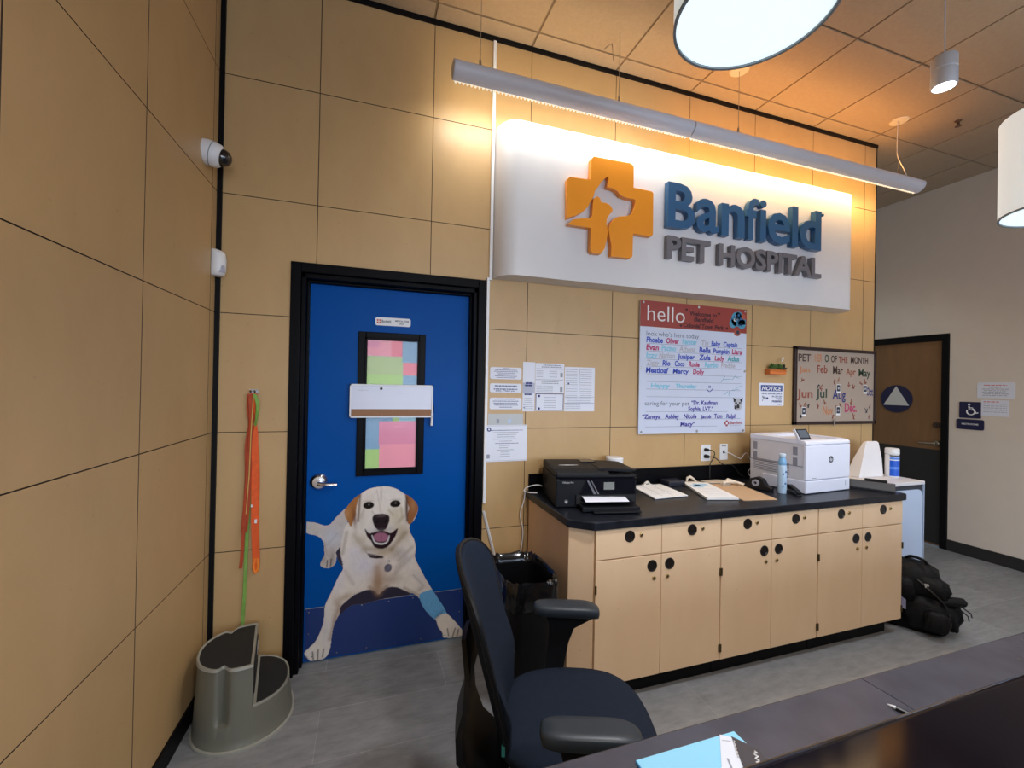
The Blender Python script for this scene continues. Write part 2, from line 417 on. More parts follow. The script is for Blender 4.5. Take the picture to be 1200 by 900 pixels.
# ---- printed dog graphic on the door (flat film)
BODY = [(0.768,0.936),(0.814,0.964),(0.871,0.974),(0.922,0.973),(0.975,0.955),(1.021,0.921),(1.069,0.888),(1.099,0.838),(1.097,0.804),(1.078,0.758),(1.054,0.732),(1.057,0.691),(1.08,0.648),(1.092,0.592),(1.089,0.538),(1.11,0.488),(1.146,0.415),(1.181,0.355),(1.198,0.326),(1.231,0.273),(1.274,0.204),(1.289,0.171),(1.325,0.133),(1.369,0.077),(1.387,0.049),(1.383,0.012),(1.356,0.002),(1.327,0.002),(1.292,0.017),(1.266,0.024),(1.26,0.053),(1.234,0.092),(1.22,0.135),(1.199,0.153),(1.163,0.195),(1.133,0.241),(1.118,0.281),(1.087,0.313),(1.039,0.34),(0.986,0.369),(0.934,0.376),(0.902,0.358),(0.881,0.343),(0.864,0.363),(0.832,0.376),(0.794,0.372),(0.757,0.36),(0.733,0.347),(0.697,0.32),(0.675,0.297),(0.668,0.252),(0.65,0.216),(0.639,0.179),(0.632,0.129),(0.627,0.078),(0.618,0.047),(0.606,0.024),(0.577,0.012),(0.548,0.013),(0.524,0.013),(0.498,0.043),(0.491,0.07),(0.511,0.092),(0.545,0.124),(0.568,0.171),(0.585,0.226),(0.589,0.29),(0.594,0.327),(0.617,0.376),(0.64,0.431),(0.663,0.48),(0.683,0.516),(0.677,0.562),(0.669,0.602),(0.668,0.654),(0.675,0.706),(0.688,0.756),(0.706,0.784),(0.687,0.822),(0.687,0.848),(0.722,0.9)]
HIND = [(0.698,0.86),(0.645,0.818),(0.598,0.77),(0.532,0.792),(0.486,0.799),(0.471,0.787),(0.472,0.749),(0.499,0.728),(0.546,0.711),(0.576,0.676),(0.58,0.637),(0.583,0.605),(0.566,0.568),(0.563,0.543),(0.585,0.528),(0.608,0.525),(0.626,0.529),(0.644,0.547),(0.649,0.572),(0.647,0.598),(0.643,0.611),(0.66,0.636),(0.671,0.66),(0.677,0.692),(0.7,0.755)]
EARL = [(0.768,0.936),(0.722,0.9),(0.687,0.848),(0.69,0.815),(0.706,0.781),(0.719,0.754),(0.727,0.76),(0.737,0.792),(0.746,0.817),(0.75,0.863),(0.759,0.901)]
EARR = [(1.023,0.921),(1.069,0.888),(1.099,0.845),(1.097,0.811),(1.078,0.771),(1.058,0.736),(1.038,0.751),(1.036,0.795),(1.046,0.835),(1.032,0.877)]
NOSE = [(0.839,0.794),(0.855,0.811),(0.887,0.813),(0.923,0.804),(0.935,0.783),(0.929,0.749),(0.914,0.721),(0.889,0.713),(0.863,0.726),(0.845,0.756)]
MOUTH = [(0.797,0.734),(0.819,0.706),(0.841,0.706),(0.87,0.712),(0.902,0.712),(0.941,0.695),(0.966,0.709),(0.983,0.718),(0.974,0.682),(0.951,0.643),(0.923,0.613),(0.885,0.608),(0.852,0.623),(0.834,0.658),(0.811,0.687)]
TONGUE = [(0.846,0.685),(0.87,0.701),(0.902,0.7),(0.928,0.682),(0.921,0.654),(0.89,0.649),(0.862,0.657)]
TEETH = [(0.836,0.688),(0.841,0.69),(0.857,0.654),(0.89,0.641),(0.921,0.648),(0.933,0.682),(0.938,0.676),(0.926,0.64),(0.89,0.631),(0.852,0.647)]
COLLAR = [(0.815,0.59),(0.828,0.575),(0.86,0.566),(0.898,0.562),(0.895,0.552),(0.86,0.554),(0.828,0.564)]
BANDAGE = [(1.12,0.311),(1.157,0.324),(1.198,0.326),(1.231,0.28),(1.262,0.227),(1.284,0.188),(1.287,0.171),(1.25,0.168),(1.219,0.154),(1.214,0.138),(1.185,0.168),(1.152,0.208),(1.124,0.25),(1.116,0.282)]
UNDER = [(0.723,0.341),(0.757,0.36),(0.794,0.372),(0.832,0.376),(0.864,0.363),(0.881,0.343),(0.902,0.358),(0.934,0.376),(0.986,0.369),(1.039,0.34),(1.073,0.317),(0.987,0.313),(0.884,0.307),(0.808,0.295),(0.734,0.295),(0.676,0.251),(0.668,0.226),(0.675,0.297),(0.697,0.32)]
BEHIND = [(0.643,0.611),(0.66,0.636),(0.671,0.66),(0.677,0.562),(0.683,0.523),(0.658,0.558),(0.647,0.592)]
CROSSA = [(1.921,2.597),(1.916,2.833),(1.933,2.85),(2.073,2.856),(2.075,2.983),(2.093,3.003),(2.359,3.008),(2.379,2.993),(2.381,2.857),(2.516,2.855),(2.53,2.845),(2.532,2.576),(2.518,2.561),(2.383,2.563),(2.381,2.417),(2.361,2.402),(2.225,2.401),(2.227,2.466),(2.215,2.514),(2.204,2.563),(2.209,2.588),(2.222,2.615),(2.25,2.644),(2.279,2.658),(2.327,2.667),(2.365,2.681),(2.38,2.704),(2.392,2.749),(2.395,2.775),(2.383,2.783),(2.334,2.782),(2.285,2.791),(2.266,2.813),(2.227,2.826),(2.188,2.827),(2.198,2.877),(2.193,2.897),(2.151,2.857),(2.129,2.824),(2.102,2.787),(2.098,2.762),(2.08,2.726),(2.054,2.681),(2.018,2.644),(1.969,2.616)]
CROSSB = [(1.922,2.559),(1.965,2.597),(2.019,2.61),(2.073,2.617),(2.087,2.633),(2.09,2.67),(2.091,2.712),(2.098,2.745),(2.121,2.761),(2.14,2.752),(2.149,2.729),(2.182,2.729),(2.211,2.721),(2.23,2.699),(2.23,2.679),(2.212,2.663),(2.193,2.636),(2.189,2.602),(2.2,2.554),(2.192,2.495),(2.179,2.443),(2.153,2.406),(2.096,2.405),(2.079,2.419),(2.079,2.558)]

def inpoly(X, Z, poly):
    r = np.zeros(X.shape, bool); n = len(poly)
    for i in range(n):
        x0, z0 = poly[i]; x1, z1 = poly[(i+1) % n]
        c = ((z0 > Z) != (z1 > Z))
        with np.errstate(divide='ignore', invalid='ignore'):
            xi = (x1-x0)*(Z-z0)/(z1-z0+1e-12)+x0
        r ^= c & (X < xi)
    return r
def spline(poly, k=4):
    out = []; n = len(poly)
    for i in range(n):
        p0, p1, p2, p3 = (Vector(poly[(i+j-1) % n]) for j in range(4))
        for t in range(k):
            u = t/k
            out.append(tuple(.5*((2*p1)+(-p0+p2)*u+(2*p0-5*p1+4*p2-p3)*u*u+(-p0+3*p1-3*p2+p3)*u**3)))
    return out
def soft(mask, n):
    f = mask.astype(float)
    for _ in range(n):
        g = f.copy()
        g[1:] += f[:-1]; g[:-1] += f[1:]; g[:, 1:] += f[:, :-1]; g[:, :-1] += f[:, 1:]
        f = g/5
    return f
step = .0026
xs = np.arange(.46, 1.40, step); zs = np.arange(-.0, .99, step)
X, Z = np.meshgrid(xs, zs, indexing='ij')
S = lambda p: inpoly(X, Z, spline(p))
body = S(BODY); hind = S(HIND)
sil = (body | hind | S(EARL) | S(EARR) | S(UNDER) | S(BEHIND)) & (Z > .014) & (X > .488)
base = np.array([.76, .69, .63])
rgb = np.ones(X.shape+(3,))*base
rng = np.random.RandomState(3)
nz = rng.rand(*X.shape)
for _ in range(3): nz = (nz+np.roll(nz, 1, 1)+np.roll(nz, 2, 1))/3
nz2 = rng.rand(*X.shape)
for _ in range(30): nz2 = (nz2+np.roll(nz2, 1, 0)+np.roll(nz2, 1, 1)+np.roll(nz2, -1, 0)+np.roll(nz2, -1, 1))/5
nz2 = (nz2-.5)*9
def blend(mask, col, a=1.0):
    global rgb
    rgb = rgb*(1-(mask*a)[..., None])+np.array(col)*(mask*a)[..., None]
def blob(cx, cz, rx, rz, col, a, rot=0):
    c, s_ = math.cos(rot), math.sin(rot)
    dx, dz = X-cx, Z-cz; u = (dx*c+dz*s_)/rx; v = (-dx*s_+dz*c)/rz
    blend(np.exp(-(u*u+v*v)), col, a)
# fur tones of the printed picture
edge = soft(body, 10); blend(np.clip((1-edge)*1.6, 0, 1), (.40, .36, .36), .6)
blob(.88, .45, .05, .10, (.42, .26, .15), .75); blob(.87, .40, .03, .05, (.34, .20, .12), .6); blob(.95, .42, .06, .03, (.30, .20, .13), .5)
blob(.80, .52, .09, .07, (.66, .64, .72), .8); blob(.75, .60, .05, .05, (.66, .62, .70), .6); blob(1.03, .55, .03, .06, (.64, .60, .64), .7, .5)
blob(.98, .57, .04, .03, (.30, .22, .17), .5, .6); blob(1.0, .50, .02, .07, (.33, .27, .24), .45, -.6)
blob(.78, .67, .04, .03, (.46, .38, .26), .4); blob(.90, .58, .05, .02, (.50, .38, .24), .7)
blob(1.0, .70, .05, .06, (.42, .32, .18), .6, .5); blob(.97, .80, .045, .05, (.56, .47, .30), .6); blob(.81, .90, .04, .03, (.60, .46, .40), .3)
blob(.885, .93, .006, .05, (.42, .32, .25), .5); blob(1.0, .77, .03, .012, (.36, .28, .16), .5, .8); blob(.78, .80, .02, .07, (.50, .45, .36), .4)
blob(.84, .72, .03, .02, (.62, .60, .62), .6); blob(.94, .72, .02, .02, (.50, .48, .50), .6)
blob(.665, .30, .02, .05, (.34, .22, .15), .7, .2); blob(.645, .22, .016, .06, (.36, .25, .18), .7); blob(.70, .35, .05, .02, (.44, .32, .22), .7, .3)
blob(.60, .18, .03, .1, (.60, .58, .62), .5); blob(.66, .45, .03, .07, (.66, .64, .72), .6); blob(1.12, .40, .03, .06, (.56, .52, .56), .6, .6)
blob(1.12, .34, .03, .015, (.38, .32, .30), .5, .6); blob(1.33, .07, .04, .04, (.60, .54, .54), .5)
blob(.62, .70, .05, .06, (.56, .58, .68), .7); blob(.58, .58, .012, .03, (.34, .28, .22), .6); blob(.625, .58, .015, .05, (.28, .22, .18), .7)
blob(.53, .76, .04, .02, (.62, .55, .48), .5)
rgb *= (1+(nz-.5)*.22)[..., None]; rgb *= np.clip(1+nz2*.08, .9, 1.1)[..., None]
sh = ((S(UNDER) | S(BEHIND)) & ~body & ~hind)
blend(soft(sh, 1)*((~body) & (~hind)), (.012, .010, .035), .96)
def ln(x0, z0, x1, z1, w, col, a):
    L = math.hypot(x1-x0, z1-z0); t_ = np.clip(((X-x0)*(x1-x0)+(Z-z0)*(z1-z0))/L/L, 0, 1)
    d_ = np.hypot(X-x0-t_*(x1-x0), Z-z0-t_*(z1-z0)); blend(np.exp(-(d_/w)**2), col, a)
ln(.80, .615, .95, .60, .020, (.34, .26, .18), .65); ln(.95, .60, 1.03, .69, .016, (.30, .22, .13), .6); ln(.80, .62, .74, .70, .016, (.44, .36, .26), .5)   # under the jaw
ln(.68, .60, .70, .72, .010, (.40, .34, .28), .6); ln(.695, .50, .74, .42, .012, (.50, .44, .40), .5); ln(.99, .53, 1.07, .60, .010, (.40, .33, .28), .5); ln(.97, .45, 1.10, .57, .012, (.46, .40, .36), .45)
ln(.88, .35, .87, .50, .020, (.36, .22, .13), .6); ln(.83, .39, .87, .36, .012, (.30, .2, .14), .6); ln(.93, .385, .90, .365, .012, (.30, .2, .14), .6)
ln(.66, .28, .62, .12, .010, (.38, .28, .22), .6); ln(1.03, .36, 1.12, .30, .010, (.36, .28, .24), .6); ln(1.08, .43, 1.14, .36, .006, (.42, .36, .34), .5)
ln(.60, .66, .65, .72, .008, (.42, .40, .42), .5); ln(.58, .67, .60, .60, .008, (.36, .30, .26), .5)
ln(.86, .955, .885, .82, .004, (.52, .42, .36), .5); ln(.835, .83, .85, .81, .006, (.50, .40, .34), .5); ln(.93, .83, .955, .80, .006, (.44, .34, .22), .5)
ln(.79, .85, .775, .80, .006, (.46, .38, .32), .5); ln(1.0, .84, 1.01, .78, .008, (.44, .35, .22), .5)
# toes
for x0, z0, x1, z1 in [(.538, .02, .533, .065), (.56, .02, .562, .075), (.585, .03, .59, .07), (.512, .02, .50, .045), (1.30, .03, 1.292, .075), (1.325, .02, 1.34, .07), (1.352, .02, 1.362, .06), (.598, .535, .600, .57), (.617, .535, .62, .575)]:
    L = math.hypot(x1-x0, z1-z0); t = np.clip(((X-x0)*(x1-x0)+(Z-z0)*(z1-z0))/L/L, 0, 1)
    d = np.hypot(X-x0-t*(x1-x0), Z-z0-t*(z1-z0)); blend(np.exp(-(d/.0038)**2), (.05, .035, .04), .85)
def part(p, col, a=1, n=1): blend(soft(S(p), n), col, a)
part(EARL, (.38, .155, .048)); part(EARR, (.31, .12, .045)); ln(.768, .93, .76, .78, .007, (.16, .08, .04), .8); ln(1.03, .90, 1.036, .76, .006, (.10, .045, .03), .8); blob(.74, .80, .012, .06, (.16, .06, .03), .8, .1); blob(.70, .83, .015, .03, (.5, .27, .11), .6)
blob(1.033, .84, .010, .07, (.10, .045, .03), .85); blob(1.07, .85, .015, .04, (.45, .22, .10), .6)
part(MOUTH, (.022, .008, .012)); part(TONGUE, (.36, .14, .22)); blob(.89, .675, .004, .025, (.2, .06, .1), .6); part(TEETH, (.75, .72, .74), .9)
part(NOSE, (.022, .012, .014)); blob(.888, .800, .026, .007, (.13, .09, .09), .8); blob(.865, .768, .007, .007, (.004, .003, .003), .9); blob(.912, .768, .007, .007, (.004, .003, .003), .9)
blob(.888, .715, .035, .012, (.10, .08, .09), .7)
for ex, ez in ((.816, .867), (.966, .866)):
    d = ((X-ex)/.030)**2+((Z-ez)/.021)**2; blend(soft(d < 1, 1), (.012, .008, .006)); blob(ex+.002, ez+.004, .003, .003, (.6, .55, .5), .9)
    blob(ex, ez+.024, .03, .006, (.40, .33, .27), .5)
part(COLLAR, (.015, .004, .015)); ln(.822, .582, .90, .556, .006, (.015, .004, .015), .9); ln(.805, .60, .825, .57, .003, (.3, .27, .26), .7)
d = np.hypot((X-.932)/.022, (Z-.49)/.024); blend(soft(d < 1, 1), (.13, .12, .17)); ln(.925, .475, .94, .50, .008, (.2, .19, .24), .5); d = np.hypot(X-.936, Z-.528); blend(((d < .008) & (d > .004)).astype(float), (.3, .3, .3))
part(BANDAGE, (.14, .40, .72)); 
bmk = soft(S(BANDAGE), 1); rgb *= (1+bmk*(nz-.5)*.5)[..., None]; blob(1.235, .165, .05, .01, (.03, .08, .2), .5, .7)
# to mesh with a colour attribute
idx = -np.ones(X.shape, int)
quad = sil[:-1, :-1] & sil[1:, :-1] & sil[:-1, 1:] & sil[1:, 1:]
use = np.zeros(X.shape, bool)
for a, b in ((0, 0), (1, 0), (0, 1), (1, 1)): use[a:X.shape[0]-1+a, b:X.shape[1]-1+b] |= quad
idx[use] = np.arange(use.sum())
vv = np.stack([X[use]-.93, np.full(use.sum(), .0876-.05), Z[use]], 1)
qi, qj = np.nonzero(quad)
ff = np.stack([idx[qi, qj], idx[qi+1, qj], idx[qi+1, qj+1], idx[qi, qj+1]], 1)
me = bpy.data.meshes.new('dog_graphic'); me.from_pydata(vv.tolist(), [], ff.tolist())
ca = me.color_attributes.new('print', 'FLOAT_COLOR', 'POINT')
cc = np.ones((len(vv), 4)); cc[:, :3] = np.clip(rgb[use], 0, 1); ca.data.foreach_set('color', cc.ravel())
pm = bpy.data.materials.new('printed_film'); pm.use_nodes = True
at_ = pm.node_tree.nodes.new('ShaderNodeVertexColor'); at_.layer_name = 'print'
pm.node_tree.links.new(at_.outputs['Color'], pm.node_tree.nodes['Principled BSDF'].inputs['Base Color'])
pm.node_tree.nodes['Principled BSDF'].inputs['Roughness'].default_value = .4; pm.node_tree.nodes['Principled BSDF'].inputs['Specular IOR Level'].default_value = .12
me.materials.append(pm)
dog = bpy.data.objects.new('dog_graphic', me); COL.objects.link(dog); dog.parent = d1
dog['label'] = 'life-size print of a lying yellow labrador with a blue leg bandage'

# ================================================================== RESTROOM DOOR
d2 = bpy.data.objects.new('door_2', None); COL.objects.link(d2); d2.location = (XR, .54, 0); d2['kind'] = 'structure'
m = MB(); m.box(XR-.012, XR+.14, .205, .262, 0, 2.195); m.box(XR-.012, XR+.14, .905, .962, 0, 2.195); m.box(XR-.012, XR+.14, .262, .905, 2.13, 2.195)
m.box(XR+.03, XR+.14, .262, .275, 0, 2.13); m.box(XR+.03, XR+.14, .892, .905, 0, 2.13); m.box(XR+.03, XR+.14, .275, .892, 2.117, 2.13)
kid(m, 'door_frame', black_trim, d2, bevel=.003)
m = MB(); m.box(XR+.01, XR+.05, .264, .903, .012, 2.128)
kid(m, 'door_slab', wood_mat('restroom_door_veneer', (.235, .125, .055, 1), (.19, .098, .042, 1), rough=.4), d2)
m = MB(); m.box(XR+.006, XR+.011, .27, .90, .03, 1.0); kid(m, 'kick_plate', mat('dark_kick_plate', (.022, .022, .023, 1), .35), d2)
Mx = Matrix.Translation((XR+.01, .30, 1.065)) @ Matrix.Rotation(R(-90), 4, 'Y')
m = MB(); m.lathe([(0, .02), (.024, .02), (.03, .012), (.031, 0), (0, 0)], 24, 0, Mx)
m.tube([(XR-.035, .30, 1.065), (XR-.045, .33, 1.062), (XR-.045, .425, 1.058)], [.011, .011, .009], 10); m.tube([(XR+.01, .30, 1.065), (XR-.04, .30, 1.065)], .011, 10)
kid(m, 'lever_handle', mat('aged_nickel', (.42, .38, .32, 1), .3, metal=1), d2)
Mx = Matrix.Translation((XR+.01, .305, 1.255)) @ Matrix.Rotation(R(-90), 4, 'Y')
m = MB(); m.lathe([(0, .02), (.012, .02), (.013, .012), (.028, .012), (.031, 0), (0, 0)], 24, 0, Mx); kid(m, 'deadbolt', mat('dark_bronze', (.10, .07, .06, 1), .35, metal=.8), d2)
m = MB()
rc = lambda a, r: (.668+r*math.cos(a), 1.515+r*math.sin(a))
m.prism([rc(2*math.pi*k/40, .152) for k in range(40)], XR+.010, XR+.003, 0, 'x')
m.prism([rc(R(a), .142) for a in (90, 210, 330)], XR+.004, XR+.0005, 1, 'x')
kid(m, 'triangle_sign', [navy, mat('pale_grey_plastic', (.6, .6, .58, 1), .4)], d2)['label'] = 'round navy restroom sign with a pale triangle'
def sp(pts, n=6):
    out = []
    P = [Vector(p) for p in pts]
    for i in range(len(P)-1):
        p0, p1, p2, p3 = P[max(i-1, 0)], P[i], P[i+1], P[min(i+2, len(P)-1)]
        for k in range(n):
            u = k/n; out.append(tuple(.5*((2*p1)+(-p0+p2)*u+(2*p0-5*p1+4*p2-p3)*u*u+(-p0+3*p1-3*p2+p3)*u**3)))
    out.append(tuple(P[-1])); return out
# ================================================================== WALL SIGN
t = thing('wall_sign', 'large white wall sign box with an orange cross and raised blue and grey letters', 'sign', (2.95, 0, 2.233))
prof = []
x0, x1, dp = 1.512, 4.505, .152
for k in range(9):
    a = R(180-90*k/8); prof.append((x0+.115+.115*math.cos(a), -dp*math.sin(a)))
for k in range(9):
    a = R(90-90*k/8); prof.append((x1-.115+.115*math.cos(a), -dp*math.sin(a)))
prof = [(a, b) for a, b in prof]; prof[0] = (x0, -.0005); prof[-1] = (x1, -.0005)
m = MB(); m.prism(prof, 2.233, 3.15, 0, 'z', smooth=True); kid(m, 'sign_box', white_sign, t, sharp=50)
m = MB(); m.prism(CROSSA, -.155, -.192, 0); m.prism(CROSSB, -.155, -.192, 0)
kid(m, 'cross_emblem', [orange_sign], t, bevel=.002)['label'] = 'orange cross with a cut-out dog and cat silhouette'
ZB, XH, CAP = 2.643, .222, .296
m = MB()
def letter(ch, x0, x1, h, warp=0, bold=.0075):
    q = MB(); q.text(ch, 0, 0, .42, -.157, 0, depth=.04, bold=bold)
    ax0 = min(p[0] for p in q.v); ax1 = max(p[0] for p in q.v); az0 = min(p[2] for p in q.v); az1 = max(p[2] for p in q.v)
    out = []
    for x, y, z in q.v:
        u = (x-ax0)/(ax1-ax0); w = (z-az0)/(az1-az0)
        if warp: w = w*(XH/CAP)/warp if w < warp else XH/CAP+(w-warp)*(1-XH/CAP)/(1-warp)
        out.append((x0+u*(x1-x0), y, ZB+w*h))
    m.add(out, q.f, 0, None, False)
letter('B', 2.642, 2.862, CAP); letter('a', 2.872, 3.062, XH+.006); letter('n', 3.084, 3.286, XH+.004); letter('f', 3.298, 3.412, CAP, .70); letter('i', 3.428, 3.486, CAP, .70)
letter('e', 3.502, 3.716, XH+.006); letter('l', 3.736, 3.792, CAP); letter('d', 3.812, 4.030, CAP, .70)
kid(m, 'blue_lettering', blue_sign, t)['label'] = 'raised blue letters reading Banfield'
m = MB(); m.disc(4.046, 2.918, .011, -.157, thick=.04, seg=16); kid(m, 'registered_mark', blue_sign, t)
m = MB(); m.text('PET', 2.647, 2.445, .20, -.157, 0, depth=.034, w=.352, bold=.0065, hs=.15); m.text('HOSPITAL', 3.073, 2.445, .20, -.157, 0, depth=.034, w=.972, bold=.0065, hs=.152)
kid(m, 'grey_lettering', grey_sign, t)['label'] = 'raised grey letters reading PET HOSPITAL'

# ================================================================== LINEAR LIGHT
def strip_light(x0, x1, label, glow):
    t = thing('linear_light', label, 'light fixture', ((x0+x1)/2, -.27, 3.26), 0, 'strip light sections over the sign')
    outer = [(-.235, 3.305), (-.27, 3.307), (-.300, 3.301), (-.322, 3.284), (-.330, 3.263), (-.324, 3.241), (-.308, 3.222), (-.288, 3.210), (-.268, 3.205)]
    inner = [(-.270, 3.210), (-.289, 3.215), (-.305, 3.226), (-.319, 3.243), (-.325, 3.263), (-.318, 3.281), (-.298, 3.296), (-.27, 3.301), (-.235, 3.299)]
    m = MB(); m.prism(outer+inner, x0, x1, 0, 'x', smooth=True); kid(m, 'housing', fix_met, t, sharp=50)
    m = MB(); m.prism([(-.235, 3.305), (-.220, 3.298), (-.212, 3.286), (-.216, 3.284), (-.224, 3.294), (-.235, 3.299)], x0, x1, 0, 'x'); kid(m, 'back_shell', fix_met, t)
    for e in (x0-.001, x1-.004):
        m = MB(); m.prism(outer+[(-.213, 3.284), (-.220, 3.297)], e, e+.005, 0, 'x'); kid(m, 'end_cap', fix_met, t)
    m = MB(); m.box(x0+.01, x1-.01, -.285, -.235, 3.270, 3.276); kid(m, 'lamp_tube', glow, t)
    m = MB(); x = x0+.012; lo = []
    while x < x1-.03:   # comb-shaped louvre blade strip
        lo += [(x, 3.207), (x+.002, 3.197), (x+.009, 3.197), (x+.011, 3.207)]; x += .022
    m.prism([(x0+.006, 3.207)]+lo+[(x1-.006, 3.207), (x1-.006, 3.212), (x0+.006, 3.212)], -.268, -.260, 0); kid(m, 'louvre', louv_m, t)
    return t
fix_met = mat('fixture_grey_enamel', (.66, .65, .70, 1), .4, metal=.0)
louv_m = mat('louvre_white', (.8, .76, .66, 1), .5, emit=(1, .85, .6, 1), estr=.7)
glowL = mat('tube_glow_soft_white', (1, 1, 1, 1), .5, emit=(1, .86, .62, 1), estr=6)
glowR = mat('tube_glow_amber', (1, 1, 1, 1), .5, emit=(1, .60, .22, 1), estr=6)
LA = strip_light(1.195, 2.735, 'left section of the long metal strip light over the sign, soft white light', glowL)
LB = strip_light(2.741, 5.00, 'right section of the long metal strip light over the sign, amber light', glowR)
wire_m = mat('steel_wire', (.35, .30, .24, 1), .4, metal=.6)
for x, can, t in ((1.34, 0, LA), (2.20, 1, LA), (3.12, 2, LB), (4.73, 3, LB)):
    m = MB(); m.tube([(x, -.29, 3.303), (x, -.29, ZC-.004)], .0018, 6)
    if can == 1: m.tube([(x+.0, -.22, 3.60), (x, -.20, ZC-.005), (x-.02, -.18, ZC-.01), (x-.04, -.17, ZC-.03)], .0025, 6)
    kid(m, 'suspension_wire', wire_m, t)
    m = MB(); m.lathe([(0, 0), (.008, 0), (.006, .03), (0, .04)], 10, 0, Matrix.Translation((x, -.29, 3.303))); kid(m, 'wire_clip', wire_m, t)
    if can >= 2:
        m = MB(); m.lathe([(0, -.006), (.055, -.006), (.062, 0), (0, 0)], 28, 0, Matrix.Translation((x, -.29, ZC-.002))); kid(m, 'ceiling_plate', mat('cream_enamel', (.66, .58, .46, 1), .5), t)
    if can == 3:
        m = MB(); m.tube(sp([(x-.015, -.29, ZC-.006), (x-.02, -.29, 3.50), (x-.005, -.29, 3.43), (x+.06, -.29, 3.36), (x+.10, -.29, 3.306)]), .003, 6); kid(m, 'power_cable', mat('clear_cable', (.7, .66, .6, 1), .4), t)

# ================================================================== DRUM PENDANTS, SPOT, SPRINKLER
shade_m = mat('drum_shade_fabric', (.74, .75, .74, 1), .7, emit=(.90, 1, 1, 1), estr=.42)
rim_m = mat('shade_rim_grey', (.20, .24, .26, 1), .5)
dif_m = mat('drum_diffuser_glow', (.8, .9, .95, 1), .5, emit=(.78, .93, 1, 1), estr=.92)
def drum(x, y, z, r, h, label):
    t = thing('drum_pendant', label, 'pendant lamp', (x, y, z), 0, 'drum pendant lamps')
    m = MB(); m.lathe([(r, 0), (r, h), (r-.004, h), (r-.004, 0), (r, 0)], 72); m.obj('lamp_shade', shade_m, t)
    m = MB(); m.lathe([(r+.0015, .007), (r+.0015, -.001), (r-.007, -.001), (r-.007, .007), (r+.0015, .007)], 72); m.obj('bottom_rim', rim_m, t)
    m = MB(); m.lathe([(0, .012), (r-.006, .010), (r-.006, .006), (0, .006)], 72); m.obj('diffuser', dif_m, t)
    m = MB(); m.tube([(0, 0, h-.02), (0, 0, ZC-.003-z)], .004, 8); m.lathe([(0, h-.02), (.03, h-.02), (.03, h), (0, h+.01)], 16)
    for k in range(3):
        a = R(120*k); m.tube([(0, 0, h-.012), ((r-.003)*math.cos(a), (r-.003)*math.sin(a), h-.012)], .003, 6)
    m.lathe([(0, ZC-.02-z), (.05, ZC-.02-z), (.06, ZC-.003-z), (0, ZC-.003-z)], 24); m.obj('hanging_cord', rim_m, t)
    return t
drum(1.87, -1.565, 2.70, .225, .42, 'large pale drum pendant lamp cut off by the top of the photo')
drum(4.075, -1.406, 2.50, .24, .50, 'pale drum pendant lamp at the right edge of the photo')
t = thing('spot_pendant', 'small grey cylinder spotlight hanging on a thin cord', 'pendant lamp', (3.33, -1.28, 3.015))
sg = mat('spot_body_silver', (.55, .54, .56, 1), .45, metal=.3)
m = MB(); m.lathe([(.042, 0), (.046, .002), (.048, .008), (.048, .070), (.045, .073), (.045, .078), (.048, .081), (.048, .135), (.045, .14), (0, .142)], 36); m.obj('cylinder_body', sg, t)
m = MB(); m.lathe([(0, .012), (.042, .010), (.042, .003), (0, .003)], 32); m.obj('lens', mat('spot_lens_glow', (1, 1, 1, 1), .4, emit=(.92, .95, 1, 1), estr=9), t)
m = MB(); m.box(.030, .048, -.012, .012, .09, .150); m.tube([(0, 0, .14), (0, 0, ZC-.003-3.015)], .0035, 8); m.lathe([(0, ZC-.02-3.015), (.05, ZC-.02-3.015), (.055, ZC-.003-3.015), (0, ZC-.003-3.015)], 20, 0); m.obj('hanging_cord', sg, t)
t = thing('fire_sprinkler', 'small dark fire sprinkler head on the ceiling', 'sprinkler', (5.144, -.451, ZC-.003))
m = MB(); m.lathe([(0, 0), (.022, 0), (.020, -.006), (0, -.006)], 20); m.tube([(0, 0, -.005), (0, 0, -.03)], .007, 8); m.obj('body', mat('sprinkler_brown', (.12, .06, .03, 1), .5), t)
m = MB(); m.tube([(.012, 0, -.005), (.016, 0, -.025), (0, 0, -.042)], .003, 6); m.tube([(-.012, 0, -.005), (-.016, 0, -.025), (0, 0, -.042)], .003, 6); m.lathe([(0, -.04), (.02, -.042), (.02, -.045), (0, -.045)], 12); m.obj('deflector', mat('sprinkler_brown', None), t)

# ================================================================== CAMERA AND SENSOR ON THE LEFT WALL
t = thing('security_camera', 'white dome security camera with a black lens dome high in the corner', 'camera', (.046, -.175, 2.655))
t.scale = (.90, .90, .90)
Mx = Matrix.Rotation(R(90), 4, 'Y') @ Matrix.Rotation(R(0), 4, 'X')
Mx = Matrix.Rotation(R(14), 4, 'Y') @ Mx
m = MB(); m.lathe([(0, 0), (.062, 0), (.064, .010), (.064, .045), (.058, .072), (.040, .088), (0, .088)], 36, 0, Mx); m.obj('camera_body', white_pl, t, sharp=60)
m = MB(); m.lathe([(.0645, .040), (.0650, .042), (.0645, .044)], 36, 0, Mx); m.box(.060, .064, -.012, .012, .02, .022, 0); m.obj('seam_ring', rim_m, t)
m = MB(); m.lathe([(.044, .082), (.042, .098), (.034, .115), (.018, .126), (0, .130)], 32, 0, Mx); m.obj('lens_dome', mat('smoked_dome', (.01, .01, .012, 1), .06, spec=.8), t)
m = MB(); m.lathe([(0, .0), (.06, 0), (.06, -.012), (0, -.012)], 24, 0, Mx); m.obj('mounting_plate', white_pl, t)
t = thing('motion_sensor', 'white wall motion sensor in the corner below the camera', 'sensor', (.052, -.028, 2.10))
rings = []
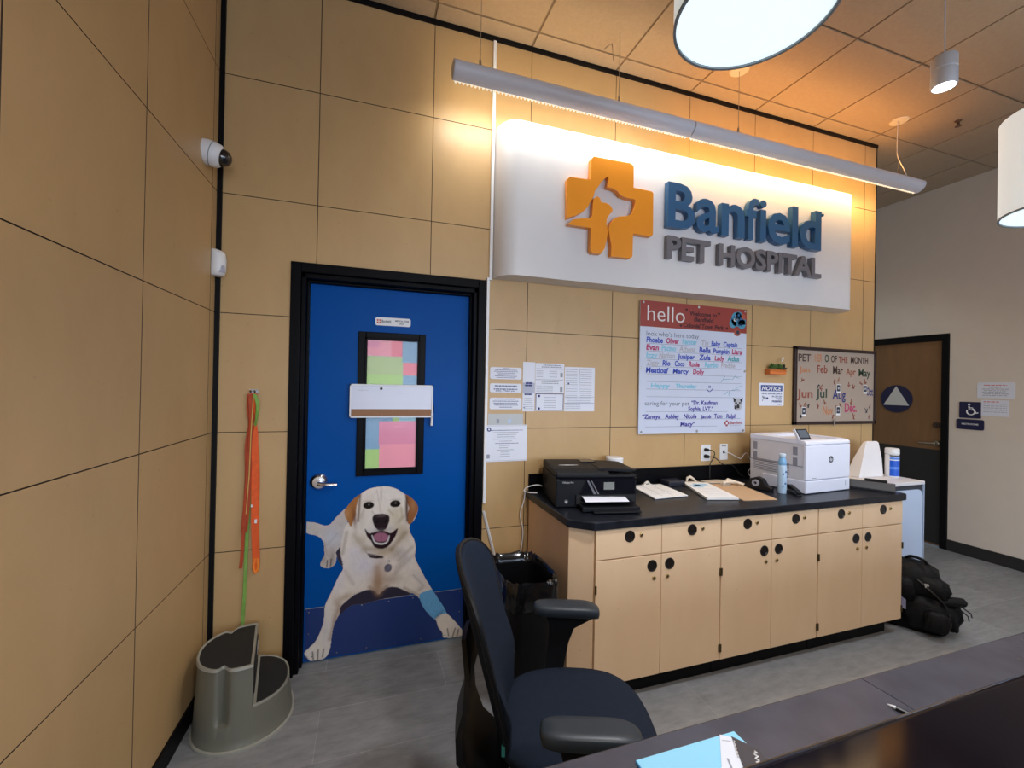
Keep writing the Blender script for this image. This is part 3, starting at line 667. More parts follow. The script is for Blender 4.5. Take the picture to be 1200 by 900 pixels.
for z, d, w in ((0, .04, .026), (.006, .052, .031), (.03, .060, .034), (.08, .062, .034), (.115, .052, .034), (.128, .036, .031), (.134, .02, .026)):
    rings.append([(x_, y_, z) for x_, y_ in [(0, w*.9), (d*.5, w), (d*.85, w*.8), (d, w*.4), (d*1.03, 0), (d, -w*.4), (d*.85, -w*.8), (d*.5, -w), (0, -w*.9)]])
m = MB(); m.loft(rings, 0, Matrix.Rotation(R(-35), 4, 'Z')); m.obj('sensor_case', white_pl, t, sharp=60)
m = MB()
m.loft([[(x_, y_, z) for x_, y_ in [(.050, .020), (.0605, .012), (.0635, 0), (.0605, -.012), (.050, -.020)]] for z in (.016, .05)], 0, Matrix.Rotation(R(-35), 4, 'Z')); m.obj('sensor_lens', mat('sensor_lens_grey', (.42, .42, .52, 1), .3), t)

# ================================================================== LEASHES ON HOOKS
steel = mat('hook_steel', (.4, .4, .42, 1), .3, metal=1)
orange_w = mat('orange_webbing', (.75, .10, .012, 1), .7, bump=.3, bscale=400, var=.12, vscale=30)
orange_d = mat('rust_webbing', (.42, .055, .012, 1), .7, bump=.3, bscale=400, var=.12, vscale=30)
green_w = mat('lime_webbing', (.20, .38, .07, 1), .7, bump=.3, bscale=400, var=.1, vscale=30)
t = thing('leash_hook', 'small steel double wall hook the leashes hang from', 'hook', (.236, 0, 1.523))
m = MB()
for dx in (-.009, .011): m.tube([(dx, 0, 0), (dx, -.03, -.004), (dx, -.035, .006)], [.004, .004, .006], 8)
m.prism(rrect(-.02, .02, -.012, .012, .005), 0, -.004); m.obj('hook', steel, t)
def ribbon(path, width, mt, name, parent, th=.0022):
    """flat strap: path of (x,y,z,turn) with its width across the turned direction"""
    rings = []
    for x, y, z, a in path:
        c, s_ = math.cos(R(a)), math.sin(R(a)); w = width/2
        rings.append([(x-c*w-s_*th, y-s_*w+c*th, z), (x+c*w-s_*th, y+s_*w+c*th, z), (x+c*w+s_*th, y+s_*w-c*th, z), (x-c*w+s_*th, y-s_*w-c*th, z)])
    m = MB(); m.loft(rings); return kid(m, name, mt, parent, sharp=60)
t = thing('dog_leash', 'bright orange slip leash hanging right of the rust one, looped end lowest', 'leash', (.25, -.02, .58), 0, 'leashes on the wall hook')
ribbon(sp([(.240, -.028, 1.515, 0), (.238, -.03, 1.44, 25), (.240, -.026, 1.36, 60), (.248, -.022, 1.30, 20), (.252, -.02, 1.1, 10), (.254, -.02, .9, 15), (.262, -.022, .72, 0), (.268, -.024, .60, 10)]), .030, orange_w, 'strap', t)
ribbon(sp([(.236, -.016, 1.515, 20), (.245, -.014, 1.35, 10), (.262, -.014, 1.1, -10), (.262, -.012, .85, 0), (.270, -.012, .68, 10), (.272, -.018, .60, 0)]), .022, orange_w, 'strap', t)
m = MB(); m.tube(sp([(.262, -.02, .66), (.256, -.025, .62), (.266, -.028, .59), (.276, -.025, .61), (.272, -.02, .66)]), .007, 8); kid(m, 'end_loop', mat('orange_loop_light', (.85, .22, .02, 1), .6), t)
for bb in ((.258, .268, -.034, -.027, .845, .865), (.240, .247, -.034, -.028, .93, .942)):
    m = MB(); m.box(*bb); kid(m, 'white_tag', white_pl, t)
t = thing('dog_leash', 'rust red slip leash hanging left of the bright orange one', 'leash', (.22, -.02, .78), 0, 'leashes on the wall hook')
ribbon(sp([(.230, -.036, 1.512, 0), (.226, -.038, 1.44, -20), (.236, -.036, 1.36, 40), (.222, -.030, 1.25, 10), (.224, -.028, 1.1, 0), (.220, -.028, .95, 10), (.210, -.026, .80, 0)]), .030, orange_d, 'strap', t)
ribbon(sp([(.228, -.044, 1.505, 0), (.232, -.044, 1.36, 50), (.226, -.040, 1.15, 20), (.216, -.038, .95, 0), (.205, -.034, .69, 10), (.199, -.032, .62, 0)]), .014, orange_d, 'strap', t)
t = thing('dog_leash', 'lime green leash hanging behind the orange ones down to the step stool', 'leash', (.215, -.01, .33), 0, 'leashes on the wall hook')
ribbon(sp([(.246, -.040, 1.512, 10), (.262, -.042, 1.46, 30), (.258, -.040, 1.38, 70), (.240, -.010, 1.30, 30), (.228, -.008, 1.0, 0), (.222, -.010, .80, 0), (.219, -.014, .66, 0), (.216, -.014, .50, 30), (.212, -.012, .40, 0), (.209, -.012, .30, 20)]), .016, green_w, 'strap', t)
m = MB(); m.tube([(.243, -.048, 1.50), (.236, -.046, 1.30), (.232, -.046, 1.10), (.222, -.046, .90)], .0028, 6); kid(m, 'cord', mat('tan_cord', (.6, .35, .10, 1), .7), t)

# ================================================================== STEP STOOL
def oval(cx, cy, ax_, ay, z, n=56, e=2.3, rot=0):
    out = []
    for k in range(n):
        a = 2*math.pi*k/n; c, s_ = math.cos(a), math.sin(a)
        x = ax_*math.copysign(abs(c)**(2/e), c); y = ay*math.copysign(abs(s_)**(2/e), s_)
        out.append((cx+x*math.cos(rot)-y*math.sin(rot), cy+x*math.sin(rot)+y*math.cos(rot), z))
    return out
t = thing('step_stool', 'grey plastic two-step stool with black treads standing in the corner', 'step stool', (.278, -.238, 0), R(9))
stool_p = mat('stool_grey_plastic', (.145, .145, .115, 1), .45, bump=.15, bscale=500)
stool_rim = mat('stool_rim_plastic', (.30, .30, .26, 1), .4)
tread = mat('black_rubber_tread', (.012, .012, .013, 1), .75, bump=.8, bscale=700)
HX = .040   # riser plane, tall half at x < HX
def half(z, cx, ax_, ay, lo, hi, n=34, e=2.3, notch=0):
    """outline of the oval at height z limited to lo<=x<=hi, straight edge closing it"""
    pts = []
    for k in range(n+1):
        u = k/n
        if hi < 1:   # tall half: go round the -x side
            a0 = math.acos(max(-1, min(1, (hi-cx)/ax_))); a = a0+(2*math.pi-2*a0)*u
        else:        # low half: the +x side
            a0 = math.acos(max(-1, min(1, (lo-cx)/ax_))); a = -a0+2*a0*u
        c, s_ = math.cos(a), math.sin(a)
        x, y = cx+ax_*c, ay*math.copysign(abs(s_)**(2/e), s_)
        if notch:
            f = math.exp(-((x-notch[0])/notch[1])**2); y = y*(1-notch[2]*f*(abs(y)/ay))
        x = min(x, hi) if hi < 1 else max(x, lo)
        pts.append((x, y, z))
    return pts
lv = [(0, .205, .222), (.012, .205, .222), (.02, .198, .215), (.17, .183, .198), (.33, .165, .178)]
rings = []
for z, a_, b_ in lv:
    rings.append(half(z, 0, a_, b_, -9, HX))
# side wall with the grip channels pressed into the upper two thirds
zz = [0, .010, .014, .05, .105, .11, .16, .22, .28, .325, .333]
rings = []
for z in zz:
    f = z/.333; a_ = .205-.018*f; b_ = .222-.034*f
    if z > .012: a_ -= .004; b_ -= .004
    rings.append(half(z, 0, a_, b_, -9, HX, n=72, notch=((-.070, .016, .20) if z >= .11 else 0)))
m = MB(); m.loft(rings); m.obj('tall_body', stool_p, t, sharp=50)
top = half(.334, 0, .184, .186, -9, HX, n=72, notch=(-.070, .016, .20))
m = MB()
c0 = (sum(p[0] for p in top)/len(top), sum(p[1] for p in top)/len(top))
inn = [(c0[0]+(p[0]-c0[0])*.925, c0[1]+(p[1]-c0[1])*.93, .337) for p in top]
m.loft([[(p[0]*1.03, p[1]*1.03, .328) for p in top], [(p[0]*1.01, p[1]*1.01, .340) for p in top], [(p[0], p[1], .336) for p in inn]], cap=False)
m.obj('top_rim', stool_rim, t)
m = MB(); m.loft([[(p[0], p[1], .332) for p in inn], [(p[0], p[1], .337) for p in inn]]); m.obj('top_tread', tread, t)
rings = [half(z, 0, .205-.038*z/.333-(.004 if z > .012 else 0), .222-.044*z/.333-(.004 if z > .012 else 0), HX-.002, 9, n=36) for z in (0, .010, .014, .06, .12, .160)]
m = MB(); m.loft(rings); m.obj('low_body', stool_p, t, sharp=50)
low = half(.162, 0, .185, .198, HX+.002, 9, n=36); c1 = (.125, 0)
inn = [(c1[0]+(p[0]-c1[0])*.86, p[1]*.93, .164) for p in low]
m = MB(); m.loft([[(p[0], p[1], .156) for p in low], [(p[0]*.995, p[1]*.995, .167) for p in low], inn], cap=False); m.obj('low_rim', stool_rim, t)
m = MB(); m.loft([[(p[0], p[1], .160) for p in inn], [(p[0], p[1], .1645) for p in inn]]); m.obj('low_tread', tread, t)
m = MB(); m.box(HX-.001, HX+.004, -.125, .125, .175, .31); m.obj('riser_panel', tread, t)
m = MB(); m.box(HX+.003, HX+.006, .03, .09, .26, .30); m.obj('warning_label', mat('label_silver', (.5, .5, .5, 1), .4), t)
m = MB(); r0 = half(0, 0, .209, .226, -9, HX, n=50)+half(0, 0, .209, .226, HX, 9, n=26)
m.loft([r0, [(p[0], p[1], .010) for p in r0], [(p[0]*.975, p[1]*.975, .013) for p in r0]]); m.obj('foot_rim', stool_rim, t)

# ================================================================== CONDUIT, PLATES AND PAPERS LEFT OF THE COUNTER
t = thing('cable_raceway', 'thin white cable raceway running down the wall beside the blue door', 'cable raceway', (1.49, 0, .8))
m = MB(); m.box(1.489, 1.507, -.016, 0, 2.235, 3.69); kid(m, 'upper_run', white_pl, t)
m = MB(); m.box(1.476, 1.507, -.016, 0, 2.222, 2.236); kid(m, 'elbow', white_pl, t)
m = MB(); m.box(1.476, 1.492, -.014, 0, .86, 2.222); kid(m, 'lower_run', white_pl, t)
t = thing('raceway_cover', 'loose white raceway strip leaning down behind the trash can', 'cable raceway', (1.69, -.02, .0))
m = MB(); m.tube([(1.482, -.008, .812), (1.57, -.012, .48), (1.69, -.015, .02)], .008, 4); kid(m, 'strip', white_pl, t)
def plate(x0, x1, z0, z1, label, lines, name='notice_plate', th=.004, mt=None, rad=.012, cat='sign', group='white plates beside the blue door', y=0, seed=1, ink=None, lw=.0035):
    t = thing(name, label, cat, ((x0+x1)/2, y, z0), 0, group)
    m = MB(); m.prism(rrect(x0, x1, z0, z1, rad), y-.0003, y-th, 0)
    n = len(lines); H = z1-z0
    for i, (a, b) in enumerate(lines):
        z = z1-H*(i+.9)/(n+.8); rays(m, x0+(x1-x0)*a, x0+(x1-x0)*b, z, lw, y-th, 1, seed*31+i)
    kid(m, 'plate' if th > .002 else 'sheet', [mt or off_white, ink or ink_navy], t)
    return t, y-th
plate(1.508, 1.713, 1.618, 1.692, 'top one of the three small white plates beside the blue door', [(.4, .6), (.15, .85), (.12, .88), (.2, .8), (.25, .8), (.15, .85), (.2, .8)], seed=1, lw=.0032)
t, y_ = plate(1.508, 1.714, 1.536, 1.592, 'middle one of the three small white plates, bold three-line text', [(.15, .85), (.12, .88)], seed=2, lw=.006)
m = MB(); m.text('entry.  Thank you', 1.545, 1.543, .013, y_-.0003, 0, w=.125, bold=.0003); kid(m, 'printed_line', ink_navy, t)
plate(1.508, 1.717, 1.432, 1.504, 'bottom one of the three small white plates beside the blue door', [(.15, .8), (.1, .9), (.12, .85), (.15, .88), (.3, .7)], seed=3, lw=.004)
def sheet(x0, x1, z0, z1, label, draw=None, y=0, mt=None, cat='paper', name='wall_paper', group='papers taped to the panel wall', border=None):
    t = thing(name, label, cat, ((x0+x1)/2, y, z0), 0, group)
    m = MB(); m.box(x0, x1, y-.0016, y-.0002, z0, z1, 0)
    if draw: draw(m, y-.0016)
    kid(m, 'sheet', [mt or off_white, ink_navy, ink_grey, mat('paper_blue_tint', (.45, .56, .78, 1), .6), mat('paper_grey_tint', (.45, .47, .60, 1), .6)], t)
    return t
def d_lab(m, y):   # tall labor-law style poster column
    rays(m, 1.742, 1.79, 1.592, .011, y, 1, 5, .1); m.box(1.724, 1.803, y-.0002, y, 1.535, 1.60, 4); rays(m, 1.738, 1.785, 1.578, .010, y-.0003, 1, 6, .1)
    rays(m, 1.735, 1.79, 1.522, .010, y, 1, 7, .1)
    for i in range(6): rays(m, 1.735, 1.795, 1.50-.013*i, .003, y, 2, 40+i)
    for z in (1.46, 1.44): m.box(1.73, 1.738, y-.0003, y, z, z+.006, 1)
sheet(1.723, 1.805, 1.419, 1.731, 'narrow white notice sheet at the left of the taped wall papers', d_lab)
def d_big(m, y):
    for i, (a, b, w) in enumerate([(1.86, 1.98, .006), (1.85, 1.99, .006)]): rays(m, a, b, 1.712-.012*i, w, y, 2, 60+i)
    m.box(1.81, 2.0, y-.0002, y, 1.69, 1.692, 2); m.box(1.81, 2.0, y-.0002, y, 1.62, 1.623, 2)
    for i in range(4): rays(m, 1.815, 1.86, 1.675-.012*i, .003, y, 2, 70+i); rays(m, 1.905, 1.96, 1.675-.012*i, .003, y, 2, 80+i)
    m.box(1.98, 1.998, y-.0003, y, 1.64, 1.668, 2); m.box(1.98, 1.998, y-.0003, y, 1.545, 1.575, 2)
    for i in range(2): rays(m, 1.85, 1.97, 1.607-.011*i, .005, y, 2, 90+i)
    for i in range(5): rays(m, 1.815, 1.93, 1.58-.009*i, .0025, y, 2, 95+i)
sheet(1.807, 2.008, 1.535, 1.727, 'white printed form sheet above the framed notice', d_big)
def d_fr(m, y):
    for a in ((1.812, 2.006, 1.424, 1.428), (1.812, 2.006, 1.529, 1.533), (1.812, 1.816, 1.424, 1.533), (2.002, 2.006, 1.424, 1.533)): m.box(a[0], a[1], y-.0004, y, a[2], a[3], 1)
    for cx_, cz_ in ((1.835, 1.517), (1.835, 1.437)): m.disc(cx_, cz_, .008, y, 1, seg=12)
    for i in range(7): rays(m, 1.87, 1.95, 1.508-.011*i, .003, y, 2, 110+i)
sheet(1.810, 2.008, 1.421, 1.533, 'white sheet with a thin dark border, lower middle of the taped papers', d_fr)
def d_r(m, y):
    for c in (2.02, 2.125): 
        for i in range(14): rays(m, c, c+.085, 1.69-.014*i, .003, y, 2, 130+i+int(c*100))
    m.box(2.116, 2.120, y-.0002, y, 1.53, 1.70, 2); m.disc(2.04, 1.60, .006, y, 1, seg=10)
    m.box(2.015, 2.23, y-.0003, y, 1.468, 1.472, 1); m.box(2.015, 2.23, y-.0002, y, 1.512, 1.514, 2)
    for i in range(3): rays(m, 2.03, 2.2, 1.50-.011*i, .003, y, 2, 150+i); 
    for i in range(3): rays(m, 2.02, 2.13, 1.458-.011*i, .003, y, 2, 155+i)
sheet(2.013, 2.232, 1.419, 1.709, 'rightmost of the white papers taped to the panel wall', d_r)
def d_c(m, y):
    for a in ((1.484, 1.754, 1.114, 1.1155), (1.484, 1.754, 1.329, 1.3305)): m.box(a[0], a[1], y-.0003, y, a[2], a[3], 2)
    m.disc(1.508, 1.308, .013, y, 1, seg=16); m.disc(1.508, 1.308, .006, y-.0006, 0, seg=12); m.box(1.495, 1.515, y-.0003, y, 1.13, 1.155, 2)
    for i, (a, b) in enumerate([(.1, .9), (.2, .8), (.3, .75), (.3, .7), (.2, .75), (.35, .65), (.25, .8), (.35, .6), (.35, .55), (.3, .7), (.38, .6), (.38, .6), (.36, .6)]):
        rays(m, 1.48+.275*a, 1.48+.275*b, 1.30-.0135*i, .0036, y, 1 if i in (0, 6) else 2, 170+i)
def d_g(m, y):
    m.box(1.555, 1.573, y-.0003, y, 1.345, 1.372, 2); m.box(1.63, 1.65, y-.0003, y, 1.345, 1.372, 3)
sheet(1.501, 1.729, 1.326, 1.404, 'small grey clear sleeve just above the certificate', d_g, mt=mat('clear_sleeve_grey', (.44, .45, .46, 1), .3))
t = sheet(1.480, 1.757, 1.109, 1.335, 'white certificate low on the wall beside the blue door frame', d_c, y=-.002)

# ================================================================== WHITEBOARD STRIP + MARKER ON THE DOOR
t = thing('whiteboard_strip', 'narrow dry-erase board with a brown tray band across the door window', 'whiteboard', (.935, .074, 1.38))
m = MB(); m.box(.706, 1.166, .052, .072, 1.384, 1.569, 0); kid(m, 'board', mat('dry_erase_white', (.60, .62, .76, 1), .25), t)
m = MB()
for a in ((.702, 1.170, 1.380, 1.387), (.702, 1.170, 1.564, 1.572), (.702, .709, 1.38, 1.572), (1.163, 1.170, 1.38, 1.572)): m.box(a[0], a[1], .047, .072, a[2], a[3])
kid(m, 'frame', mat('white_frame_paint', (.72, .74, .78, 1), .4), t)
m = MB(); m.box(.711, 1.161, .048, .053, 1.390, 1.429); kid(m, 'cork_band', mat('cork_brown', (.30, .155, .085, 1), .8, var=.15, vscale=200), t)
m = MB(); m.disc(.872, 1.548, .008, .052, thick=.006); kid(m, 'magnet', black_pl, t)
m = MB()
for i, z in enumerate((1.535, 1.522)): rays(m, .745+.2*i, .80+.22*i, z, .0025, .0519, 0, 200+i)
kid(m, 'faint_writing', ink_fade, t)
t = thing('dry_erase_marker', 'white marker with a black cap clipped to the right end of the door whiteboard', 'marker', (1.172, .06, 1.33))
m = MB(); m.tube([(1.166, .056, 1.330), (1.169, .056, 1.405)], .0075, 10); kid(m, 'barrel', white_pl, t)
m = MB(); m.tube([(1.169, .056, 1.405), (1.171, .056, 1.452)], [.009, .008], 10); kid(m, 'cap', black_pl, t)

# ================================================================== HELLO BOARD
BX0, BX1, BZ0, BZ1 = 2.566, 3.505, 1.262, 2.187
t = thing('welcome_board', 'tall white welcome board with a red hello header and handwritten pet names', 'board', (3.03, -.012, BZ0))
y_ = -.020
m = MB(); m.box(BX0, BX1, y_, -.010, BZ0, BZ1); kid(m, 'board', mat('board_white_gloss', (.60, .65, .80, 1), .22), t)
m = MB(); m.box(BX0, BX1, y_-.0008, y_, BZ1-.180, BZ1); kid(m, 'header_band', mat('header_red', (.30, .045, .035, 1), .3), t)
for x_, z_ in ((BX0+.02, BZ1-.015), (BX0+.49, BZ1-.015), (BX1-.02, BZ1-.015), (BX0+.02, BZ0+.015), (BX0+.49, BZ0+.015), (BX1-.02, BZ0+.015), (BX0+.015, 1.72), (BX1-.015, 1.72)):
    m = MB(); m.disc(x_, z_, .009, y_-.0008, thick=.005, seg=14); kid(m, 'standoff_cap', chrome, t)
V = lambda v: BZ1-(BZ1-BZ0)*v
U_ = lambda u: BX0+(BX1-BX0)*u
m = MB()
m.text('hello', U_(.06), V(.148), .155, y_-.0012, 0, w=.315, bold=-.001)
m.prism([(U_(.11)+.16*(k/20)+0, V(.196)-.014*math.sin(math.pi*k/20)) for k in range(21)], y_-.0009, y_-.0013, 0)
kid(m, 'hello_lettering', mat('header_lettering_white', (.72, .70, .70, 1), .4), t)
m = MB()
hand = [(0, 'Welcome to', .44, .085, .26, .045), (0, 'Banfield', .48, .127, .19, .042), (0, 'Colonial Town Park', .38, .178, .39, .042)]
for mi, s_, u, v, w, sz in hand: m.text(s_, U_(u), V(v), sz, y_-.0012, mi, w=w*(BX1-BX0), bold=.0016, shear=.1)
for u, v in ((.41, .045), (.72, .055), (.80, .165), (.36, .17)):
    cx_, cz_ = U_(u), V(v); m.prism([(cx_, cz_-.012), (cx_+.013, cz_+.004), (cx_+.006, cz_+.011), (cx_, cz_+.004), (cx_-.006, cz_+.011), (cx_-.013, cz_+.004)], y_-.0008, y_-.0014, 0)
kid(m, 'header_handwriting', [mat('dark_red_marker', (.06, .005, .012, 1), .6)], t)
m = MB()   # cluster of blue painted balls with a red one under it
rr = random.Random(4)
for u, v, r_ in ((.90, .085, .055), (.86, .12, .035), (.95, .12, .038), (.92, .06, .035), (.965, .10, .025)): m.disc(U_(u), V(v), r_, y_-.001, 0, thick=.0006)
for k in range(16):
    a = rr.uniform(0, 6.28); q = rr.uniform(.01, .055); m.disc(U_(.905)+q*math.cos(a), V(.095)+q*math.sin(a)*.8, rr.uniform(.005, .012), y_-.0017, rr.choice((1, 2, 2)), seg=10, thick=.0004)
m.disc(U_(.905), V(.195), .030, y_-.0012, 3, rz=.024); m.disc(U_(.91), V(.19), .015, y_-.002, 4)
m.disc(U_(.965), V(.06), .02, y_-.0018, 3)
kid(m, 'header_picture', [mat('picture_blue', (.06, .28, .42, 1), .5), mat('picture_white', (.6, .68, .75, 1), .5), mat('picture_deep_blue', (.02, .12, .28, 1), .5), mat('picture_red', (.42, .08, .05, 1), .5), ink_dark], t)
m = MB()
for i in range(8):
    z = V(.32+.057*i); m.box(U_(.06), U_(.955), y_-.0006, y_, z-.001, z+.001, 0)
for v, a, b in ((.832, .06, .82), (.889, .06, .955), (.946, .06, .72)): m.box(U_(a), U_(b), y_-.0006, y_, V(v)-.001, V(v)+.001, 0)
m.text('look who\u2019s here today', U_(.055), V(.262), .047, y_-.0006, 1, w=.475*(BX1-BX0))
m.text('caring for your pet', U_(.05), V(.785), .045, y_-.0006, 1, w=.40*(BX1-BX0))
kid(m, 'printed_lines', [mat('rule_line_grey', (.16, .19, .28, 1), .6), mat('print_grey_blue', (.10, .13, .20, 1), .6)], t)
m = MB()
B_, P_, C_, F_, T_ = 0, 1, 2, 3, 4
rows = [
 (.311, [('Phoebe', .055, .145, B_), ('Oliver', .23, .115, P_), ('Penster', .375, .14, C_), ('Tig', .555, .07, F_), ('Baby', .65, .09, B_), ('Captain', .77, .14, B_)]),
 (.368, [('Evan', .055, .11, P_), ('Pacino', .19, .13, C_), ('Athena', .35, .15, F_), ('Bella', .535, .11, B_), ('Pumpkin', .67, .16, B_), ('Liara', .855, .10, P_)]),
 (.425, [('Izzy', .055, .10, C_), ('Nathan', .17, .14, F_), ('Juniper', .335, .16, B_), ('Zula', .535, .11, B_), ('Lady', .685, .095, P_), ('Atlas', .81, .12, T_)]),
 (.482, [('Ziggy', .06, .11, F_), ('Rio', .20, .07, B_), ('Coco', .31, .09, B_), ('Rosie', .44, .10, P_), ('Rambo', .59, .13, C_), ('Freddie', .75, .14, F_)]),
 (.539, [('Meatloaf', .055, .20, B_), ('Mercy', .295, .145, B_), ('Dolly', .48, .105, P_)]),
 (.650, [('Happy', .10, .17, C_), ('Thursday', .32, .20, C_)]),
 (.778, [('\u201cDr. Kaufman', .47, .25, 5)]), (.825, [('Sophia, LVT.\u201d', .44, .24, 5)]),
 (.884, [('\u201cZaneya', .03, .16, 5), ('Ashley', .23, .13, 5), ('Nicole', .40, .12, 5), ('Jacob', .56, .10, 5), ('Tom', .69, .08, 5), ('Ralph', .81, .10, 5)]),
 (.943, [('Macy\u201d', .37, .14, 5)])]
for v, ws in rows:
    for s_, u, w, c in ws:
        m.text(s_, U_(u), V(v), .05, y_-.0008, c, w=w*(BX1-BX0), bold=.0016 if c != F_ else .0006, shear=.08, hs=(.040 if v < .6 else .034) if not any(q in s_ for q in 'ypgq') else (.048 if v < .6 else .042))
a0 = U_(.64); z0_ = V(.65)
m.tube([(a0-.028+.056*k/10, y_-.001, z0_+.0-.022*math.sin(math.pi*k/10)) for k in range(11)], .0022, 6, 5); m.tube([(a0-.005, y_-.001, z0_+.004), (a0-.005, y_-.001, z0_+.022)], .0022, 6, 5); m.tube([(a0+.006, y_-.001, z0_+.004), (a0+.006, y_-.001, z0_+.022)], .0022, 6, 5)
for (ua, va, ub, vb) in ((.75, .60, .79, .55), (.78, .575, .85, .57), (.86, .575, .90, .54), (.90, .555, .93, .56), (.90, .64, .96, .62), (.78, .70, .82, .67), (.83, .705, .835, .665), (.86, .66, .93, .65)):
    m.tube([(U_(ua), y_-.001, V(va)), (U_(ub), y_-.001, V(vb))], .0014, 5, 4)
kid(m, 'handwriting', [ink_blue, ink_pink, ink_cyan, ink_fade, ink_teal, mat('violet_marker', (.04, .03, .32, 1), .6)], t)
m = MB()   # small printed photo of a dog's face
cx_, cz_ = U_(.925), V(.775)
m.prism([(cx_+.036*math.cos(a)*(1-.25*math.sin(a)*(math.sin(a) < 0)), cz_+.047*math.sin(a)) for a in [2*math.pi*k/24 for k in range(24)]], y_-.0004, y_-.0010, 0)
for sx_ in (-1, 1):
    m.prism([(cx_+sx_*.018, cz_+.036), (cx_+sx_*.046, cz_+.054), (cx_+sx_*.040, cz_+.020), (cx_+sx_*.030, cz_+.016)], y_-.0006, y_-.0014, 1)
    m.disc(cx_+sx_*.018, cz_+.010, .010, y_-.0012, 1); m.disc(cx_+sx_*.018, cz_+.010, .003, y_-.002, 0, seg=8)
m.disc(cx_, cz_-.016, .014, y_-.0012, 1, rz=.018); m.disc(cx_, cz_-.034, .011, y_-.0014, 0, rz=.008)
m.prism([(cx_-.030, cz_-.005), (cx_-.034, cz_-.03), (cx_-.014, cz_-.04), (cx_-.020, cz_-.01)], y_-.001, y_-.0016, 1)
kid(m, 'dog_face_print', [mat('print_pale_grey', (.42, .42, .46, 1), .6), mat('print_black', (.012, .012, .02, 1), .6)], t)
m = MB(); cx_, cz_ = U_(.815), V(.925)
for k in range(4):
    a = R(90*k); m.box(cx_+.013*math.cos(a)-.009, cx_+.013*math.cos(a)+.009, y_-.001, y_-.0004, cz_+.013*math.sin(a)-.009, cz_+.013*math.sin(a)+.009, 0)
m.disc(cx_, cz_, .009, y_-.001, 1)
m.text('Banfield', U_(.85), V(.932), .03, y_-.0008, 0, w=.11, bold=.0006); m.text('PET HOSPITAL', U_(.85), V(.947), .01, y_-.0008, 2, w=.10)
kid(m, 'small_logo', [mat('logo_maroon', (.36, .05, .06, 1), .5), off_white, ink_grey], t)

# ================================================================== NOTICE SIGN, PLANT MAGNET, OUTLETS
t = thing('notice_sign', 'small white NOTICE video surveillance sign with a blue heading', 'sign', (3.785, 0, 1.461))
m = MB(); m.prism(rrect(3.657, 3.913, 1.461, 1.639, .010), -.0003, -.004); kid(m, 'plate', off_white, t)
m = MB(); m.prism(rrect(3.675, 3.895, 1.575, 1.622, .003), -.004, -.0046, 0); kid(m, 'heading_band', mat('notice_blue', (.012, .05, .26, 1), .4), t)
m = MB(); m.text('NOTICE', 3.683, 1.582, .045, -.0048, 0, w=.203, bold=.0014, shear=.25, hs=.033); kid(m, 'heading_text', white_pl, t)
m = MB()
m.text('VIDEO SURVEILLANCE', 3.68, 1.551, .018, -.0042, 0, w=.21, bold=.0006); m.text('IN USE ON', 3.79, 1.529, .017, -.0042, 0, w=.10, bold=.0006)
m.text('THESE', 3.83, 1.511, .017, -.0042, 0, w=.06, bold=.0006); m.text('PREMISES', 3.79, 1.490, .019, -.0042, 0, w=.10, bold=.0008)
rays(m, 3.85, 3.895, 1.470, .006, -.004, 0, 300)
m.prism([(3.690, 1.540), (3.735, 1.525), (3.738, 1.512), (3.705, 1.518), (3.688, 1.528)], -.0038, -.0046, 1); m.disc(3.742, 1.52, .009, -.004, 0); m.tube([(3.70, -.0045, 1.52), (3.692, -.0045, 1.497)], .0015, 5, 0)
kid(m, 'notice_text', [ink_navy, ink_grey], t)
t = thing('wall_planter', 'tiny orange trough planter with succulents stuck above the NOTICE sign', 'planter', (3.80, 0, 1.705))
m = MB(); m.loft([[(x_, y2, z) for x_, y2 in ((-.082-e, -.002), (.078+e, -.002), (.078+e, -.05), (-.082-e, -.05))] for z, e in ((0, 0), (.035, .004), (.038, .004))], cap=True); m.obj('trough', mat('terracotta_orange', (.72, .20, .05, 1), .5), t, bevel=.003)
rr = random.Random(9)
for cx_, cz_, n, c in ((-.035, .052, 22, 0), (.03, .050, 18, 0), (.078, .040, 14, 1)):
    m = MB()
    for k in range(n):
        a = rr.uniform(0, 6.28); e = rr.uniform(.15, 1.3); L = rr.uniform(.034, .056)
        d = Vector((math.cos(a)*math.cos(e), math.sin(a)*math.cos(e)*.6, math.sin(e)))
        b = Vector((cx_, -.026, cz_-.002)); m.tube([b, b+d*L*.5, b+d*L], [.004, .008, .001], 6)
    m.obj('succulent', mat('succulent_green' if c == 0 else 'succulent_dark', (.055, .13, .025, 1) if c == 0 else (.02, .035, .015, 1), .5), t)
m = MB(); m.tube([(.02, -.03, .05), (.03, -.034, .085), (.05, -.034, .12)], .002, 5, 0); m.tube([(.044, -.034, .10), (.056, -.034, .122), (.074, -.034, .138)], [.002, .008, .001], 6, 1); m.obj('flower_stem', [mat('stem_green', (.3, .35, .12, 1), .6), white_pl], t)
